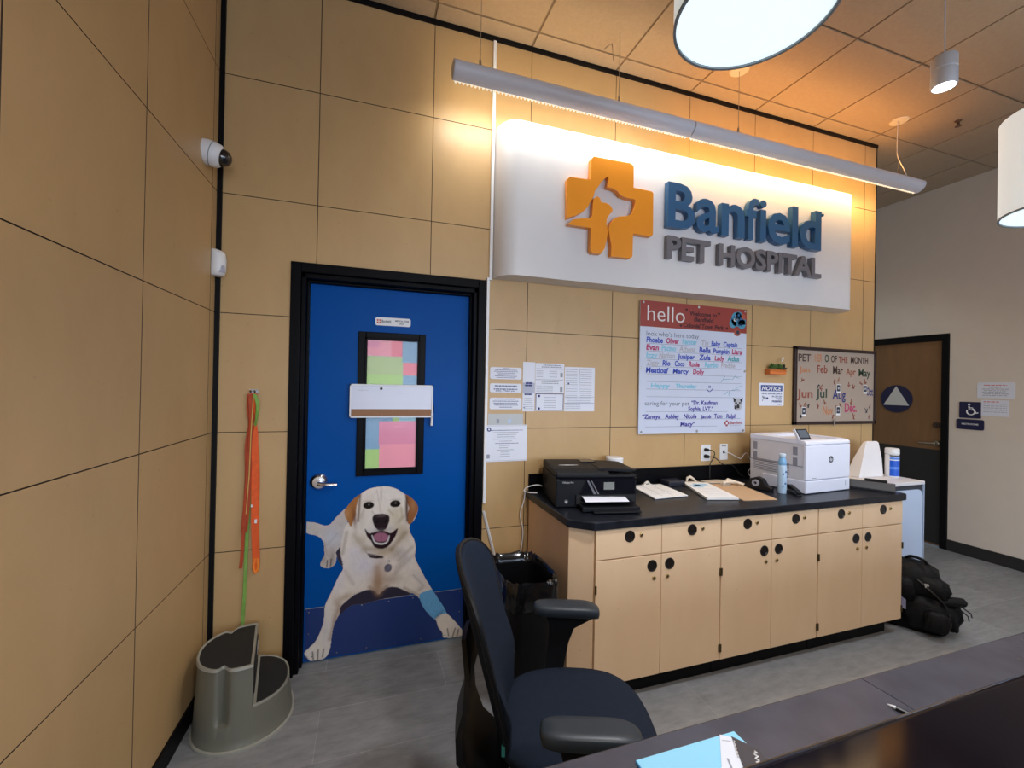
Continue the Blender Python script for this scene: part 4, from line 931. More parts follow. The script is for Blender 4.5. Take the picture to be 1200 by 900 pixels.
def outlet(x0, x1, z0, z1, label, kind):
    t = thing('wall_outlet', label, 'outlet', ((x0+x1)/2, 0, z0))
    m = MB(); m.prism(rrect(x0, x1, z0, z1, .005), -.0002, -.006); kid(m, 'cover_plate', white_pl, t, bevel=.001)
    m = MB()
    xc = (x0+x1)/2; zc = (z0+z1)/2
    if kind == 0:
        for dz in (-.024, .024):
            m.prism(rrect(xc-.017, xc+.017, zc+dz-.015, zc+dz+.015, .006), -.006, -.008, 0)
            for dx in (-.007, .005): m.box(xc+dx, xc+dx+.003, -.0086, -.008, zc+dz-.004, zc+dz+.006, 1)
    else:
        m.prism(rrect(xc-.010, xc+.010, zc-.010, zc+.010, .003), -.006, -.010, 1); rays(m, xc-.02, xc+.02, z1-.018, .006, -.006, 1, 310)
    kid(m, 'receptacle', [white_pl, ink_dark], t)
outlet(3.115, 3.200, 1.055, 1.174, 'white duplex power outlet with two black plugs above the counter', 0)
outlet(3.287, 3.360, 1.058, 1.176, 'white data jack plate right of the power outlet', 1)
cord_b = mat('black_cord_rubber', (.012, .012, .013, 1), .4)
t = thing('power_cord', 'black plug and cord in the upper socket, dropping straight down to the counter', 'cord', (3.16, -.03, 1.03))
m = MB(); m.tube([(3.150, -.009, 1.139), (3.152, -.035, 1.139)], [.013, .011], 10); kid(m, 'plug', black_pl, t)
m = MB(); m.tube(sp([(3.152, -.034, 1.139), (3.185, -.045, 1.135), (3.205, -.040, 1.11), (3.195, -.035, 1.07), (3.17, -.035, 1.035), (3.165, -.04, .935)]), .0035, 8); kid(m, 'cord', cord_b, t)
t = thing('power_cord', 'black plug and cord in the lower socket, sloping right towards the white printer', 'cord', (3.2, -.03, 1.03))
m = MB(); m.tube([(3.150, -.009, 1.091), (3.154, -.038, 1.091)], [.015, .012], 10); kid(m, 'plug', black_pl, t)
m = MB(); m.tube(sp([(3.154, -.036, 1.091), (3.20, -.048, 1.085), (3.25, -.046, 1.05), (3.29, -.045, 1.03), (3.36, -.05, 1.025), (3.42, -.06, .96), (3.46, -.07, .935)]), .0035, 8); kid(m, 'cord', cord_b, t)
t = thing('data_cable', 'white data cable from the wall jack to the back of the white printer', 'cable', (3.4, -.03, 1.03))
m = MB(); m.tube(sp([(3.323, -.010, 1.117), (3.35, -.03, 1.112), (3.40, -.05, 1.085), (3.435, -.055, 1.072), (3.47, -.05, 1.10), (3.50, -.05, 1.105), (3.54, -.06, 1.02), (3.50, -.06, .97), (3.52, -.07, .935)]), .0025, 8); kid(m, 'cable', white_pl, t)

# ================================================================== PET OF THE MONTH BOARD
t = thing('month_board', 'glossy dry-erase board listing the pet of the month in a dark frame', 'board', (4.48, -.004, 1.31))
m = MB(); m.box(4.015, 4.942, -.014, -.003, 1.325, 1.925); kid(m, 'board', mat('dull_mirror_board', (.40, .32, .26, 1), .28, spec=.3), t)
m = MB()
for a in ((4.003, 4.946, 1.312, 1.338), (4.003, 4.946, 1.910, 1.936), (4.003, 4.030, 1.312, 1.936), (4.928, 4.946, 1.312, 1.936)): m.box(a[0], a[1], -.024, -.003, a[2], a[3])
kid(m, 'frame', mat('dark_maroon_frame', (.022, .008, .008, 1), .4), t, bevel=.002)
bx = lambda u: 4.030+.90*u; bz = lambda v: 1.910-.572*v
m = MB(); cols = 0
# u, v (baseline), text, width, colour, height
W = [(.02, .155, 'PET', .15, 0, .060), (.22, .15, 'HER', .09, 1, .060), (.345, .15, 'O', .05, 3, .062), (.425, .15, 'OF', .075, 0, .058), (.52, .15, 'THE', .12, 2, .052), (.68, .15, 'MONTH', .235, 0, .056),
     (.03, .31, 'Jan', .13, 1, .06), (.25, .31, 'Feb', .13, 2, .065), (.45, .315, 'Mar', .13, 0, .065), (.62, .325, 'Apr', .13, 4, .075), (.79, .34, 'May', .16, 3, .085),
     (.01, .665, 'Jun', .19, 2, .09), (.24, .66, 'Jul', .14, 3, .095), (.45, .68, 'Aug', .17, 5, .105), (.90, .62, 'Oct', .09, 5, .07), (.33, .905, 'Nov', .13, 1, .075), (.61, .865, 'Dec.', .16, 6, .075)]
for u, v, s_, w, c, h in W: m.text(s_, bx(u), bz(v), .08, -.0145, c, w=w*.9, bold=.0018, hs=h)
kid(m, 'handwriting', [mat('brown_marker', (.06, .03, .025, 1), .6), mat('orange_marker', (.48, .19, .08, 1), .6), mat('rust_marker', (.26, .06, .04, 1), .6), mat('black_green_marker', (.02, .05, .03, 1), .6), mat('dull_red_marker', (.30, .09, .05, 1), .6), ink_navy, ink_pink], t)
m = MB(); rr = random.Random(21)
for u, v in ((.07, .40), (.27, .48), (.30, .52), (.47, .42), (.52, .41), (.66, .47), (.72, .50), (.82, .43), (.88, .42), (.05, .77), (.10, .76), (.15, .77), (.26, .78), (.35, .73), (.50, .78), (.56, .77), (.90, .85), (.95, .80), (.06, .92), (.46, .93), (.73, .93), (.69, .72), (.94, .93)):
    x_, z_ = bx(u), bz(v); c = rr.choice((0, 0, 1, 2))
    for k in range(3): m.tube([(x_+rr.uniform(-.02, .02), -.015, z_+rr.uniform(-.01, .025)), (x_+rr.uniform(-.008, .008), -.015, z_-rr.uniform(.0, .02)), (x_+rr.uniform(-.012, .02), -.015, z_-rr.uniform(-.005, .03))], .0028, 5, c)
kid(m, 'doodles', [mat('rust_marker', None), mat('dull_red_marker', None), ink_dark], t)
for u, v, lb in ((.52, .53, 'small instant photo under the Mar heading'), (.875, .53, 'small instant photo under the May heading'), (.09, .86, 'small instant photo at the lower left of the month board'), (.52, .85, 'small instant photo right of the Nov heading')):
    t = thing('instant_photo', lb, 'photo', (bx(u), -.015, bz(v)-.038), 0, 'instant photos on the month board')
    m = MB(); m.box(bx(u)-.022, bx(u)+.022, -.0185, -.0175, bz(v)-.038, bz(v)+.035, 0); m.box(bx(u)-.018, bx(u)+.018, -.0192, -.0185, bz(v)-.022, bz(v)+.030, 1); m.disc(bx(u), bz(v)+.003, .010, -.0192, 2, seg=12, thick=.0006)
    kid(m, 'print', [white_pl, ink_dark, ink_fade], t)
t = thing('binder_clip', 'silver clip on the lower edge of the month board frame', 'clip', (bx(.46), -.0262, 1.30))
m = MB(); m.box(-.007, .007, -.002, .004, 0, .05); m.tube([(-.006, -.004, .05), (0, -.006, .062), (.006, -.004, .05)], .002, 6); m.obj('clip', chrome, t)

# ================================================================== SIGNS ON THE RIGHT WALL (facing -x)
def rplate(y0, y1, z0, z1, label, mt, name, draw, x=XR, th=.006, rad=.008):
    t = thing(name, label, 'sign', (x, (y0+y1)/2, z0), 0, 'white notices on the beige wall' if name == 'wall_notice' else None)
    m = MB(); pts = rrect(y0, y1, z0, z1, rad); m.prism(pts, x-.0002, x-th, 0, 'x')
    kid(m, 'plate', mt, t)
    m = MB(); draw(m, x-th-.0006)
    return kid(m, 'lettering', [white_pl, ink_grey, mat('logo_red', None)], t)
def rtext(m, s_, yl, z, w, h, x, c=0, bold=.0008):
    q = MB(); q.text(s_, 0, 0, .03, 0, c, w=w, hs=h, bold=bold)
    m.add([(x+p[1], yl-p[0], z+p[2]) for p in q.v], q.f, c, None, False)
def rr_lines(m, yl, yr, z, h, x, seed, c=1):
    rr = random.Random(seed); y = yl
    while y > yr:
        w = rr.uniform(.01, .03); m.box(x, x+.0006, max(y-w, yr), y, z, z+h, c); y -= w+.006
def d_acc(m, x):
    m.disc(0, 0, .0, 0) if False else None
    cy_, cz_ = .030, 1.412
    ring = [(cy_+.030*math.cos(R(a)), cz_+.030*math.sin(R(a))) for a in range(115, 400, 15)]
    m.tube([(x, a, b) for a, b in ring], .0055, 6, 0)
    q = [(2*math.pi*k/12) for k in range(12)]
    m.prism([(.044+.010*math.cos(a), 1.480+.010*math.sin(a)) for a in q], x, x+.001, 0, 'x')
    m.tube([(x, .044, 1.466), (x, .042, 1.432), (x, .008, 1.428), (x, -.010, 1.398), (x, -.024, 1.404)], .006, 6, 0)
    m.tube([(x, .042, 1.450), (x, .014, 1.448)], .005, 6, 0)
rplate(-.043, .118, 1.348, 1.507, 'navy wheelchair accessible sign beside the restroom door', navy, 'accessible_sign', d_acc)
rplate(-.066, .139, 1.236, 1.336, 'navy RESTROOMS sign under the wheelchair sign', navy, 'restrooms_sign', lambda m, x: rtext(m, 'RESTROOMS', .098, 1.282, .125, .016, x), rad=.014)
def d_1(m, x):
    rr_lines(m, -.06, -.22, 1.668, .006, x, 1, 2); rr_lines(m, -.10, -.18, 1.648, .010, x, 2)
    for i in range(5): rr_lines(m, -.05-.01*(i % 2), -.23+.01*(i % 3), 1.632-.015*i, .005, x, 5+i)
rplate(-.273, -.012, 1.548, 1.699, 'upper white printed notice on the beige wall right of the restroom signs', off_white, 'wall_notice', d_1, th=.003, rad=.012)
def d_2(m, x):
    rr_lines(m, -.06, -.17, 1.510, .007, x, 11, 2)
    for i in range(5): rr_lines(m, -.06, -.22, 1.492-.019*i, .004, x, 12+i)
rplate(-.233, -.043, 1.378, 1.530, 'lower white printed notice overlapping under the upper one', off_white, 'wall_notice', d_2, th=.0025, rad=.003)
# ================================================================== CABINETS AND COUNTER
CF = -.685; CT = .88
units = [(1.872, 2.643, 'left cabinet unit under the black counter, beside the trash can'), (2.647, 3.376, 'middle cabinet unit under the black counter'), (3.380, 4.140, 'right cabinet unit under the black counter, beside the backpack')]
hole_m = mat('black_finger_pull', (.01, .008, .008, 1), .3)
for ui, (a, b, lb) in enumerate(units):
    t = thing('base_cabinet', lb, 'cabinet', ((a+b)/2, -.35, 0), 0, 'base cabinets under the counter')
    m = MB()
    if ui == 0:
        m.prism([(1.768, -.03), (1.768, -.598), (1.868, CF+.02), (b, CF+.02), (b, -.03)], .10, CT, 0, 'z')
    else: m.box(a, b, CF+.02, -.03, .10, CT)
    kid(m, 'carcass', cab_wood, t)
    m = MB(); m.box(a if ui else 1.90, b-(.06 if ui == 2 else 0), -.625, -.05, 0, .10); kid(m, 'toe_kick', black_trim, t)
    mid = (a+b)/2
    for k, (p, q) in enumerate(((a+.002, mid-.0015), (mid+.0015, b-.002))):
        m = MB(); m.box(p, q, CF, CF+.019, .728, .874); m.v = [tuple(v) for v in m.v]; dr = kid(m, 'drawer', cab_wood, t, bevel=.0015)
        o_ = -Vector(t.location)
        def sub(nm, mm, mt, par): 
            mm.v = [tuple(Vector(p_)+o_) for p_ in mm.v]; return mm.obj(nm, mt, par)
        c = (p+q)/2
        def pull(x, z, par):
            m = MB(); Mx = Matrix.Translation((x, CF, z)) @ Matrix.Rotation(R(90), 4, 'X')
            m.lathe([(0, .0008), (.0215, .0008), (.023, .0035), (.0285, .0035), (.030, 0), (.0, 0)], 28, 0, Mx); sub('finger_pull', m, hole_m, par)
        def lock(x, z, par):
            m = MB(); Mx = Matrix.Translation((x, CF, z)) @ Matrix.Rotation(R(90), 4, 'X')
            m.lathe([(0, .004), (.007, .004), (.0075, .006), (.010, .005), (.011, 0), (0, 0)], 18, 0, Mx); m.box(x-.0015, x+.0015, CF-.0065, CF-.0038, z-.005, z+.005, 1); sub('lock', m, [brass, ink_dark], par)
        pull(c, .831, dr); lock(c+.068, .833, dr)
        m = MB(); m.box(p, q, CF, CF+.019, .105, .722); dd = kid(m, 'door', cab_wood, t, bevel=.0015)
        e = q-.055 if k == 0 else p+.050
        pull(e, .668, dd); lock(e+(.012 if k == 0 else -.014), .604, dd)
        for z in (.17, .585):
            x = p+.001 if k == 0 else q-.001
            m = MB(); m.tube([(x, CF-.003, z-.02), (x, CF-.003, z+.02)], .005, 8); sub('hinge', m, mat('dark_brass_hinge', (.12, .09, .04, 1), .4, metal=.8), dd)
t = thing('counter_top', 'long black laminate counter top with clipped corner carrying both printers', 'counter top', (2.95, -.36, CT))
m = MB(); m.prism([(1.752, -.0), (1.752, -.615), (1.856, -.700), (4.150, -.700), (4.172, -.68), (4.172, 0)], CT, CT+.04, 0, 'z'); kid(m, 'worktop', counter_blk, t, bevel=.004)
t = thing('backsplash', 'low black backsplash along the wall at the rear of the counter', 'backsplash', (2.95, -.01, CT+.04))
m = MB(); m.box(1.772, 4.172, -.02, -.0005, CT+.0402, 1.024); kid(m, 'backsplash', mat('black_splash', (.003, .003, .004, 1), .4, spec=.08), t, bevel=.002)
Z0 = CT+.04

# ================================================================== BLACK INKJET PRINTER
t = thing('inkjet_printer', 'black all-in-one inkjet printer with a sheet in its tray, counter left end', 'printer', (1.775, -.42, Z0), R(-11))
pb = mat('printer_charcoal', (.006, .007, .010, 1), .5, spec=.18, bump=.1, bscale=800); pn = mat('printer_gloss_black', (.005, .005, .009, 1), .12, spec=.4)
pw, pd = .455, .375
def boxl(m, x0, x1, y0, y1, z0, z1, mi=0): m.box(x0, x1, y0, y1, z0, z1, mi)
m = MB()
sec = [(0, .004), (0, .150), (.006, .158), (.012, .160), (pd-.01, .160), (pd, .15), (pd, .004)]
m.prism([(a, b) for a, b in sec], 0, pw, 0, 'x'); m.obj('body', pb, t, bevel=.005)
m = MB()   # scanner lid + feeder hump
m.prism([(-.004, .163), (-.004, .186), (.01, .196), (.05, .205), (.30, .212), (pd-.01, .205), (pd-.01, .163)], .0, .30, 0, 'x'); m.obj('feeder_cover', pb, t, bevel=.007)
m = MB(); m.prism([(0.0, .163), (0.0, .176), (.04, .180), (pd-.02, .180), (pd-.02, .163)], .29, pw, 0, 'x'); m.obj('scanner_lid', pb, t, bevel=.004)
m = MB(); m.prism([(.235, .197), (.43, .186), (.46, .192), (.47, .198), (.44, .203), (.25, .212)], .03, .30, 0, 'y'); m.obj('feeder_tray', pb, t, bevel=.003)
m = MB(); m.box(.20, .285, .20, .29, .205, .217); m.obj('feeder_guide', pn, t, bevel=.004)
m = MB(); m.tube([(.045, .135, .2095), (.09, .12, .2115), (.155, .12, .2115)], [.002, .005, .002], 6, flat=.5); m.obj('lid_pale_strip', mat('pale_grey_trim', (.5, .5, .5, 1), .4), t)  # pale tapered strip raised on the feeder cover
m = MB(); m.prism([(.165, .150), (.445, .150), (.445, .075), (.13, .075)], -.006, .004, 0, 'y'); m.obj('control_panel', pn, t, bevel=.002)
m = MB(); m.box(.265, .325, -.0085, -.004, .100, .140); m.obj('touch_screen', mat('dim_lcd', (.20, .21, .20, 1), .2), t)
m = MB(); m.prism([(.168, .150), (.180, .150), (.222, .076), (.208, .076)], -.0095, -.004, 0, 'y'); m.prism([(.190, .150), (.197, .150), (.239, .076), (.231, .076)], -.0095, -.004, 0, 'y'); m.obj('silver_stripe', mat('bright_silver', (.55, .55, .62, 1), .2, metal=.9), t)
m = MB(); m.box(.02, .455, -.004, .01, .155, .1615); m.obj('seam_lip', pn, t)
m = MB(); m.box(.11, .445, -.012, .06, .022, .072); m.obj('tray_bay', mat('printer_cavity', (.004, .004, .005, 1), .7), t)
m = MB(); m.box(.12, .435, -.10, .05, .006, .028); m.box(.17, .43, -.135, -.095, .006, .014); m.obj('paper_cassette', pb, t, bevel=.003)
m = MB(); m.loft([[(x, y_2, z) for x, z in ((.135, .048), (.41, .048), (.41, .051), (.135, .051))] for y_2 in (.04, -.08)]); m.obj('output_tray', pn, t)
m = MB(); rg = []
for k in range(9):
    y_2 = .04-.125*k/8; s_ = math.sin(math.pi*k/8)*.012
    rg.append([(.14, y_2, .053+s_), (.38, y_2, .053+s_*.6), (.38, y_2, .0542+s_*.6), (.14, y_2, .0542+s_)])
m.loft(rg); m.obj('printed_sheet', off_white, t)
m = MB(); m.text('OfficeJet Pro', .035, .163-.029, .014, -.0006, 0, w=.062); m.text('hp', .050, .030, .018, -.0012, 0, w=.014, shear=.25, bold=.0006)
m.prism([(.057+.0115*math.cos(a), .036+.0115*math.sin(a)) for a in [2*math.pi*k/20 for k in range(20)]], -.0004, -.0008, 1)
m.obj('brand_lettering', [mat('logo_silver', (.5, .5, .52, 1), .3), mat('logo_disc', (.05, .05, .055, 1), .3)], t)
t = thing('power_cord', 'white cord looping off the counter left of the black printer and down the wall', 'cord', (1.75, -.05, .5))
m = MB(); m.tube(sp([(1.828, -.10, .965), (1.80, -.08, .97), (1.745, -.06, .955), (1.728, -.05, .93), (1.755, -.08, .925), (1.785, -.12, .93)]), .0035, 8); kid(m, 'cord_loop', white_pl, t)
m = MB(); m.tube(sp([(1.735, -.05, .925), (1.732, -.035, .86), (1.715, -.02, .78), (1.735, -.02, .68), (1.728, -.02, .58), (1.70, -.02, .45), (1.70, -.02, .2)]), .003, 8); kid(m, 'hanging_cord', white_pl, t)
t = thing('plastic_tub', 'white round tub standing behind the black printer', 'tub', (2.345, -.080, Z0))
m = MB(); m.lathe([(0, .0003), (.046, .0003), (.052, .17), (0, .17)], 32); m.obj('tub', white_pl, t)
m = MB(); m.lathe([(.054, .165), (.057, .17), (.057, .200), (.053, .205), (0, .205)], 32); m.obj('lid', white_pl, t)

# ================================================================== CLIPBOARDS, PAPERS ON THE COUNTER
def quad(m, q, z0, z1, mi=0): m.prism(q, z0, z1, mi, 'z')
def lerp(q, u, v):
    a = (q[0][0]+(q[1][0]-q[0][0])*u, q[0][1]+(q[1][1]-q[0][1])*u); b = (q[3][0]+(q[2][0]-q[3][0])*u, q[3][1]+(q[2][1]-q[3][1])*u)
    return (a[0]+(b[0]-a[0])*v, a[1]+(b[1]-a[1])*v)
def sub4(q, u0, u1, v0, v1): return [lerp(q, u0, v0), lerp(q, u1, v0), lerp(q, u1, v1), lerp(q, u0, v1)]
def clip_part(q, t, v=.03, h=.020, z=.010):
    c = lerp(q, .5, v); m = MB()
    m.tube([(c[0]-.022, c[1], Z0+z), (c[0]-.016, c[1]-.002, Z0+z+h*.7), (c[0]-.002, c[1]-.006, Z0+z+h), (c[0]+.014, c[1]-.002, Z0+z+h*.6), (c[0]+.024, c[1], Z0+z)], [.007, .008, .009, .008, .006], 6); m.box(c[0]-.035, c[0]+.035, c[1]-.015, c[1]+.01, Z0+z-.004, Z0+z+.006)
    kid(m, 'spring_clip', mat('pale_nickel', (.75, .72, .66, 1), .35, metal=.5), t)
q = [(2.478, -.085), (2.705, -.085), (2.671, -.391), (2.422, -.405)]
t = thing('clipboard', 'dark clipboard with a white ruled form, left one on the counter', 'clipboard', (2.57, -.25, Z0), 0, 'clipboards on the counter')
m = MB(); quad(m, sub4(q, -.02, 1.02, -.02, 1.01), Z0+.0003, Z0+.004); kid(m, 'board', mat('clipboard_dark', (.03, .03, .035, 1), .5), t)
m = MB(); quad(m, q, Z0+.004, Z0+.009)
for k in range(9): quad(m, sub4(q, .12, .85, .12+.08*k, .126+.08*k), Z0+.009, Z0+.0093, 1)
quad(m, sub4(q, .30, .31, .1, .9), Z0+.009, Z0+.0094, 1); quad(m, sub4(q, .62, .63, .1, .9), Z0+.009, Z0+.0094, 1)
kid(m, 'form_pad', [mat('sheet_white', (.80, .80, .80, 1), .6), ink_grey], t); clip_part(q, t)
t = thing('small_case', 'small flat navy case against the splash between the clipboards', 'case', (2.80, -.09, Z0))
m = MB(); m.box(-.065, .065, -.05, .05, .0003, .034); m.obj('case', mat('case_navy', (.02, .022, .035, 1), .4), t, bevel=.006)
m = MB(); m.box(-.0655, .0655, -.0508, .05, .016, .018); m.obj('lid_seam', black_pl, t)
q = [(2.885, -.10), (3.045, -.153), (2.921, -.536), (2.731, -.488)]
t = thing('paper_stack', 'stack of white papers with pale blue print in the middle of the counter', 'papers', (2.9, -.32, Z0))
rr = random.Random(2)
for k in range(5):
    dx, dy = rr.uniform(-.008, .008)-.002*k, rr.uniform(-.006, .006)
    m = MB(); q2 = [(x+dx, y+dy) for x, y in q]; quad(m, q2, Z0+.0005+.0032*k, Z0+.003+.0032*k, 0)
    if k == 4:
        zt = Z0+.003+.0032*4
        quad(m, sub4(q2, .25, .8, .10, .28), zt, zt+.0003, 1); quad(m, sub4(q2, .1, .5, .2, .38), zt, zt+.0003, 1)
        for j in range(6): quad(m, sub4(q2, .15, .85, .45+.08*j, .456+.08*j), zt, zt+.0003, 2)
    kid(m, 'sheet', [mat('sheet_white', None), mat('pale_blue_print', (.42, .62, .80, 1), .6), mat('paper_grey_tint', None)], t)
q = [(3.05, -.155), (3.265, -.205), (3.155, -.596), (2.930, -.560)]
t = thing('clipboard', 'tan hardboard clipboard, right one on the counter', 'clipboard', (3.1, -.37, Z0), 0, 'clipboards on the counter')
m = MB(); quad(m, q, Z0+.0003, Z0+.005); kid(m, 'board', mat('hardboard_tan', (.52, .34, .20, 1), .6, var=.06, vscale=120), t, bevel=.001)
clip_part(q, t, .04, .022, .006)
t = thing('clipboard', 'tan clipboard half hidden under the paper stack, its pale clip showing against the splash', 'clipboard', (2.96, -.1, Z0), 0, 'clipboards on the counter')
m = MB(); quad(m, [(2.905, -.040), (3.045, -.045), (3.05, -.115), (3.02, -.125), (2.90, -.090)], Z0+.0003, Z0+.004); kid(m, 'board', mat('hardboard_tan', None), t)
m = MB(); m.tube([(2.93, -.075, Z0+.006), (2.94, -.07, Z0+.035), (2.965, -.07, Z0+.042), (2.99, -.075, Z0+.026), (3.01, -.08, Z0+.006)], [.006, .009, .010, .008, .006], 8); m.box(2.92, 3.02, -.10, -.07, Z0+.003, Z0+.010); kid(m, 'spring_clip', mat('cream_clip', (.72, .62, .5, 1), .4), t)
t = thing('loose_paper', 'cream sheets lying against the splash behind the tan clipboard', 'papers', (3.17, -.1, Z0))
m = MB(); quad(m, [(3.07, -.055), (3.21, -.045), (3.33, -.14), (3.22, -.165), (3.09, -.12)], Z0+.0005, Z0+.006); kid(m, 'sheet', mat('cream_sheet', (.72, .60, .47, 1), .6), t)
t = thing('bulldog_clip', 'pale clips piled on the top edge of the tan clipboard', 'clip', (3.18, -.22, Z0+.02))
m = MB(); m.tube([(3.10, -.235, Z0+.024), (3.15, -.215, Z0+.030), (3.22, -.225, Z0+.022), (3.27, -.245, Z0+.014)], [.006, .011, .010, .005], 8)
m.tube([(3.14, -.19, Z0+.016), (3.17, -.20, Z0+.042), (3.20, -.225, Z0+.030), (3.24, -.27, Z0+.014)], [.006, .008, .009, .005], 8); kid(m, 'clip', mat('cream_clip', None), t)

# ================================================================== WHITE LASER PRINTER
t = thing('laser_printer', 'large white laser printer with a tilted touch screen on the right of the counter', 'printer', (3.455, -.540, Z0), R(4))
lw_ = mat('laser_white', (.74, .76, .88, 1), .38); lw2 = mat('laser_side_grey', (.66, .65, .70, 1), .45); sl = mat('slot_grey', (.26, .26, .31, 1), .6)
W_, D_, H_ = .446, .40, .345
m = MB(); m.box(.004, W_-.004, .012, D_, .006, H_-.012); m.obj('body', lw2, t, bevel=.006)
m = MB(); m.box(0, W_, -.004, .016, .088, H_-.034); m.obj('front_door', lw_, t, bevel=.005)
m = MB(); m.box(0, W_, -.004, .30, .004, .084); m.obj('paper_drawer', lw_, t, bevel=.005)
m = MB(); m.prism([(-.004, H_-.030), (-.002, H_-.014), (.012, H_-.004), (.05, H_), (.05, H_-.03)], 0, W_, 0, 'x'); m.box(0, .05, .05, D_, H_-.03, H_+.001); m.box(W_-.04, W_, .05, D_, H_-.03, H_+.001); m.box(.05, W_-.04, D_-.10, D_, H_-.03, H_+.006); m.obj('top_cover', lw_, t, bevel=.004)
m = MB(); m.prism([(.05, H_-.004), (.12, H_-.028), (.30, H_-.014), (.30, H_-.035), (.05, H_-.035)], .05, W_-.04, 0, 'x'); m.obj('output_bin', mat('bin_dark_grey', (.035, .035, .045, 1), .5), t)
Ms = Matrix.Translation((.0, .035, H_-.004)) @ Matrix.Rotation(R(-28), 4, 'X')
m = MB(); m.box(.0, .112, 0, .014, 0, .080, 0, Ms); m.obj('touch_screen_housing', mat('screen_bezel', (.02, .022, .028, 1), .25), t, bevel=.003)
m = MB(); m.box(.014, .100, -.001, .001, .018, .070, 0, Ms); m.obj('touch_screen', mat('screen_dim', (.10, .12, .15, 1), .15), t)
m = MB(); m.box(-.004, .002, 0, .016, 0, .080, 0, Ms); m.obj('screen_edge', lw_, t)
m = MB()
for z in (.20, .27):
    m.box(.002, .0045, .055, .085, z-.028, z+.026); m.box(.002, .0045, .345, .375, z-.028, z+.026)
for k in range(7): m.box(.0025, .0048, .11, .37, .105+.012*k, .110+.012*k)
m.obj('side_vents', sl, t)
m = MB(); m.box(.0005, .0045, .02, D_-.004, .172, .1745); m.obj('side_seam', mat('seam_grey', (.2, .2, .24, 1), .6), t)
m = MB(); m.prism([(.245+.022*math.cos(a), .215+.022*math.sin(a)) for a in [2*math.pi*k/28 for k in range(28)]], -.0042, -.0052, 0)
m.text('hp', .231, .207, .03, -.0054, 1, w=.027, shear=.3, bold=.0006, hs=.026)
m.prism(rrect(.40, .408, .272, .278, .002), -.0042, -.005, 1); rays(m, .06, .10, .098, .003, -.0042, 0, 411)
m.obj('round_logo', [mat('logo_charcoal', (.05, .055, .075, 1), .4), lw_], t)
m = MB(); m.box(.398, .402, -.0045, -.003, .035, .065); m.obj('drawer_gauge', sl, t)
t = thing('spray_bottle', 'pale blue aerosol air freshener standing left of the white printer', 'bottle', (3.352, -.462, Z0))
m = MB(); m.lathe([(0, 0), (.025, 0), (.026, .006), (.026, .165), (.024, .175), (.020, .182), (0, .182)], 28); m.obj('can', mat('aerosol_pale_blue', (.42, .56, .72, 1), .3), t)
m = MB(); m.lathe([(.0, .18), (.022, .181), (.0245, .19), (.023, .208), (.017, .226), (.015, .238), (0, .238)], 28, 0); m.obj('trigger_collar', mat('aerosol_blue_cap', (.20, .42, .68, 1), .35), t)
m = MB(); m.lathe([(0, .232), (.017, .234), (.021, .246), (.019, .254), (0, .257)], 24, 0, Matrix.Translation((-.004, -.002, 0))); m.obj('cap', mat('aerosol_cap_white', (.60, .70, .82, 1), .35), t)
m = MB()
for k, (a, z) in enumerate(((-120, .12), (-85, .135), (-60, .10), (-95, .06), (-125, .04))): 
    ca_, sa_ = math.cos(R(a)), math.sin(R(a)); m.box(.0262*ca_-.006, .0262*ca_+.006, .0262*sa_-.0008, .0262*sa_+.0008, z, z+.010)
m.obj('label_marks', mat('label_dark_blue', (.03, .08, .28, 1), .5), t)
t = thing('tape_dispenser', 'black desk tape dispenser beside the white printer', 'tape dispenser', (3.285, -.36, Z0), R(-75))
m = MB(); m.prism([(-.075, 0), (.075, 0), (.078, .025), (.045, .035), (.02, .075), (-.015, .085), (-.055, .070), (-.078, .03)], -.022, .022, 0, 'y'); m.obj('dispenser_body', black_pl, t, bevel=.005)
m = MB(); m.lathe([(.010, -.009), (.022, -.009), (.022, .009), (.010, .009), (.010, -.009)], 24, 0, Matrix.Translation((-.018, -.024, .045)) @ Matrix.Rotation(R(90), 4, 'X')); m.obj('tape_roll', mat('tape_pale', (.30, .30, .36, 1), .3), t)
t = thing('stapler', 'dark stapler lying in front of the white printer side', 'stapler', (3.418, -.592, Z0), R(65))
t.location = (3.405, -.50, Z0)
m = MB(); m.prism([(-.07, 0), (.07, 0), (.072, .008), (-.06, .012), (-.072, .008)], -.016, .016, 0, 'y'); m.obj('base', black_pl, t, bevel=.002)
m = MB(); m.prism([(-.068, .012), (-.05, .014), (.070, .030), (.072, .046), (.04, .052), (-.05, .036), (-.07, .028)], -.014, .014, 0, 'y'); m.obj('arm', black_pl, t, bevel=.004)
m = MB(); m.box(-.04, .068, -.0145, .0145, .020, .026); m.obj('magazine', chrome, t)
t = thing('hole_punch', 'dark grey three-hole punch on the right end of the counter', 'hole punch', (4.055, -.53, Z0), R(-60))
m = MB(); m.prism([(-.045, 0), (.045, 0), (.047, .014), (.022, .054), (-.03, .058), (-.048, .014)], -.14, .14, 0, 'x'); m.v = [(x, y, z) for x, y, z in m.v]; m.obj('punch_body', mat('punch_grey', (.045, .045, .05, 1), .35), t, bevel=.004)
m = MB(); m.prism([(-.024, .054), (.018, .052), (.022, .070), (-.02, .076)], -.02, .10, 0, 'x'); m.obj('handle', black_pl, t, bevel=.005)

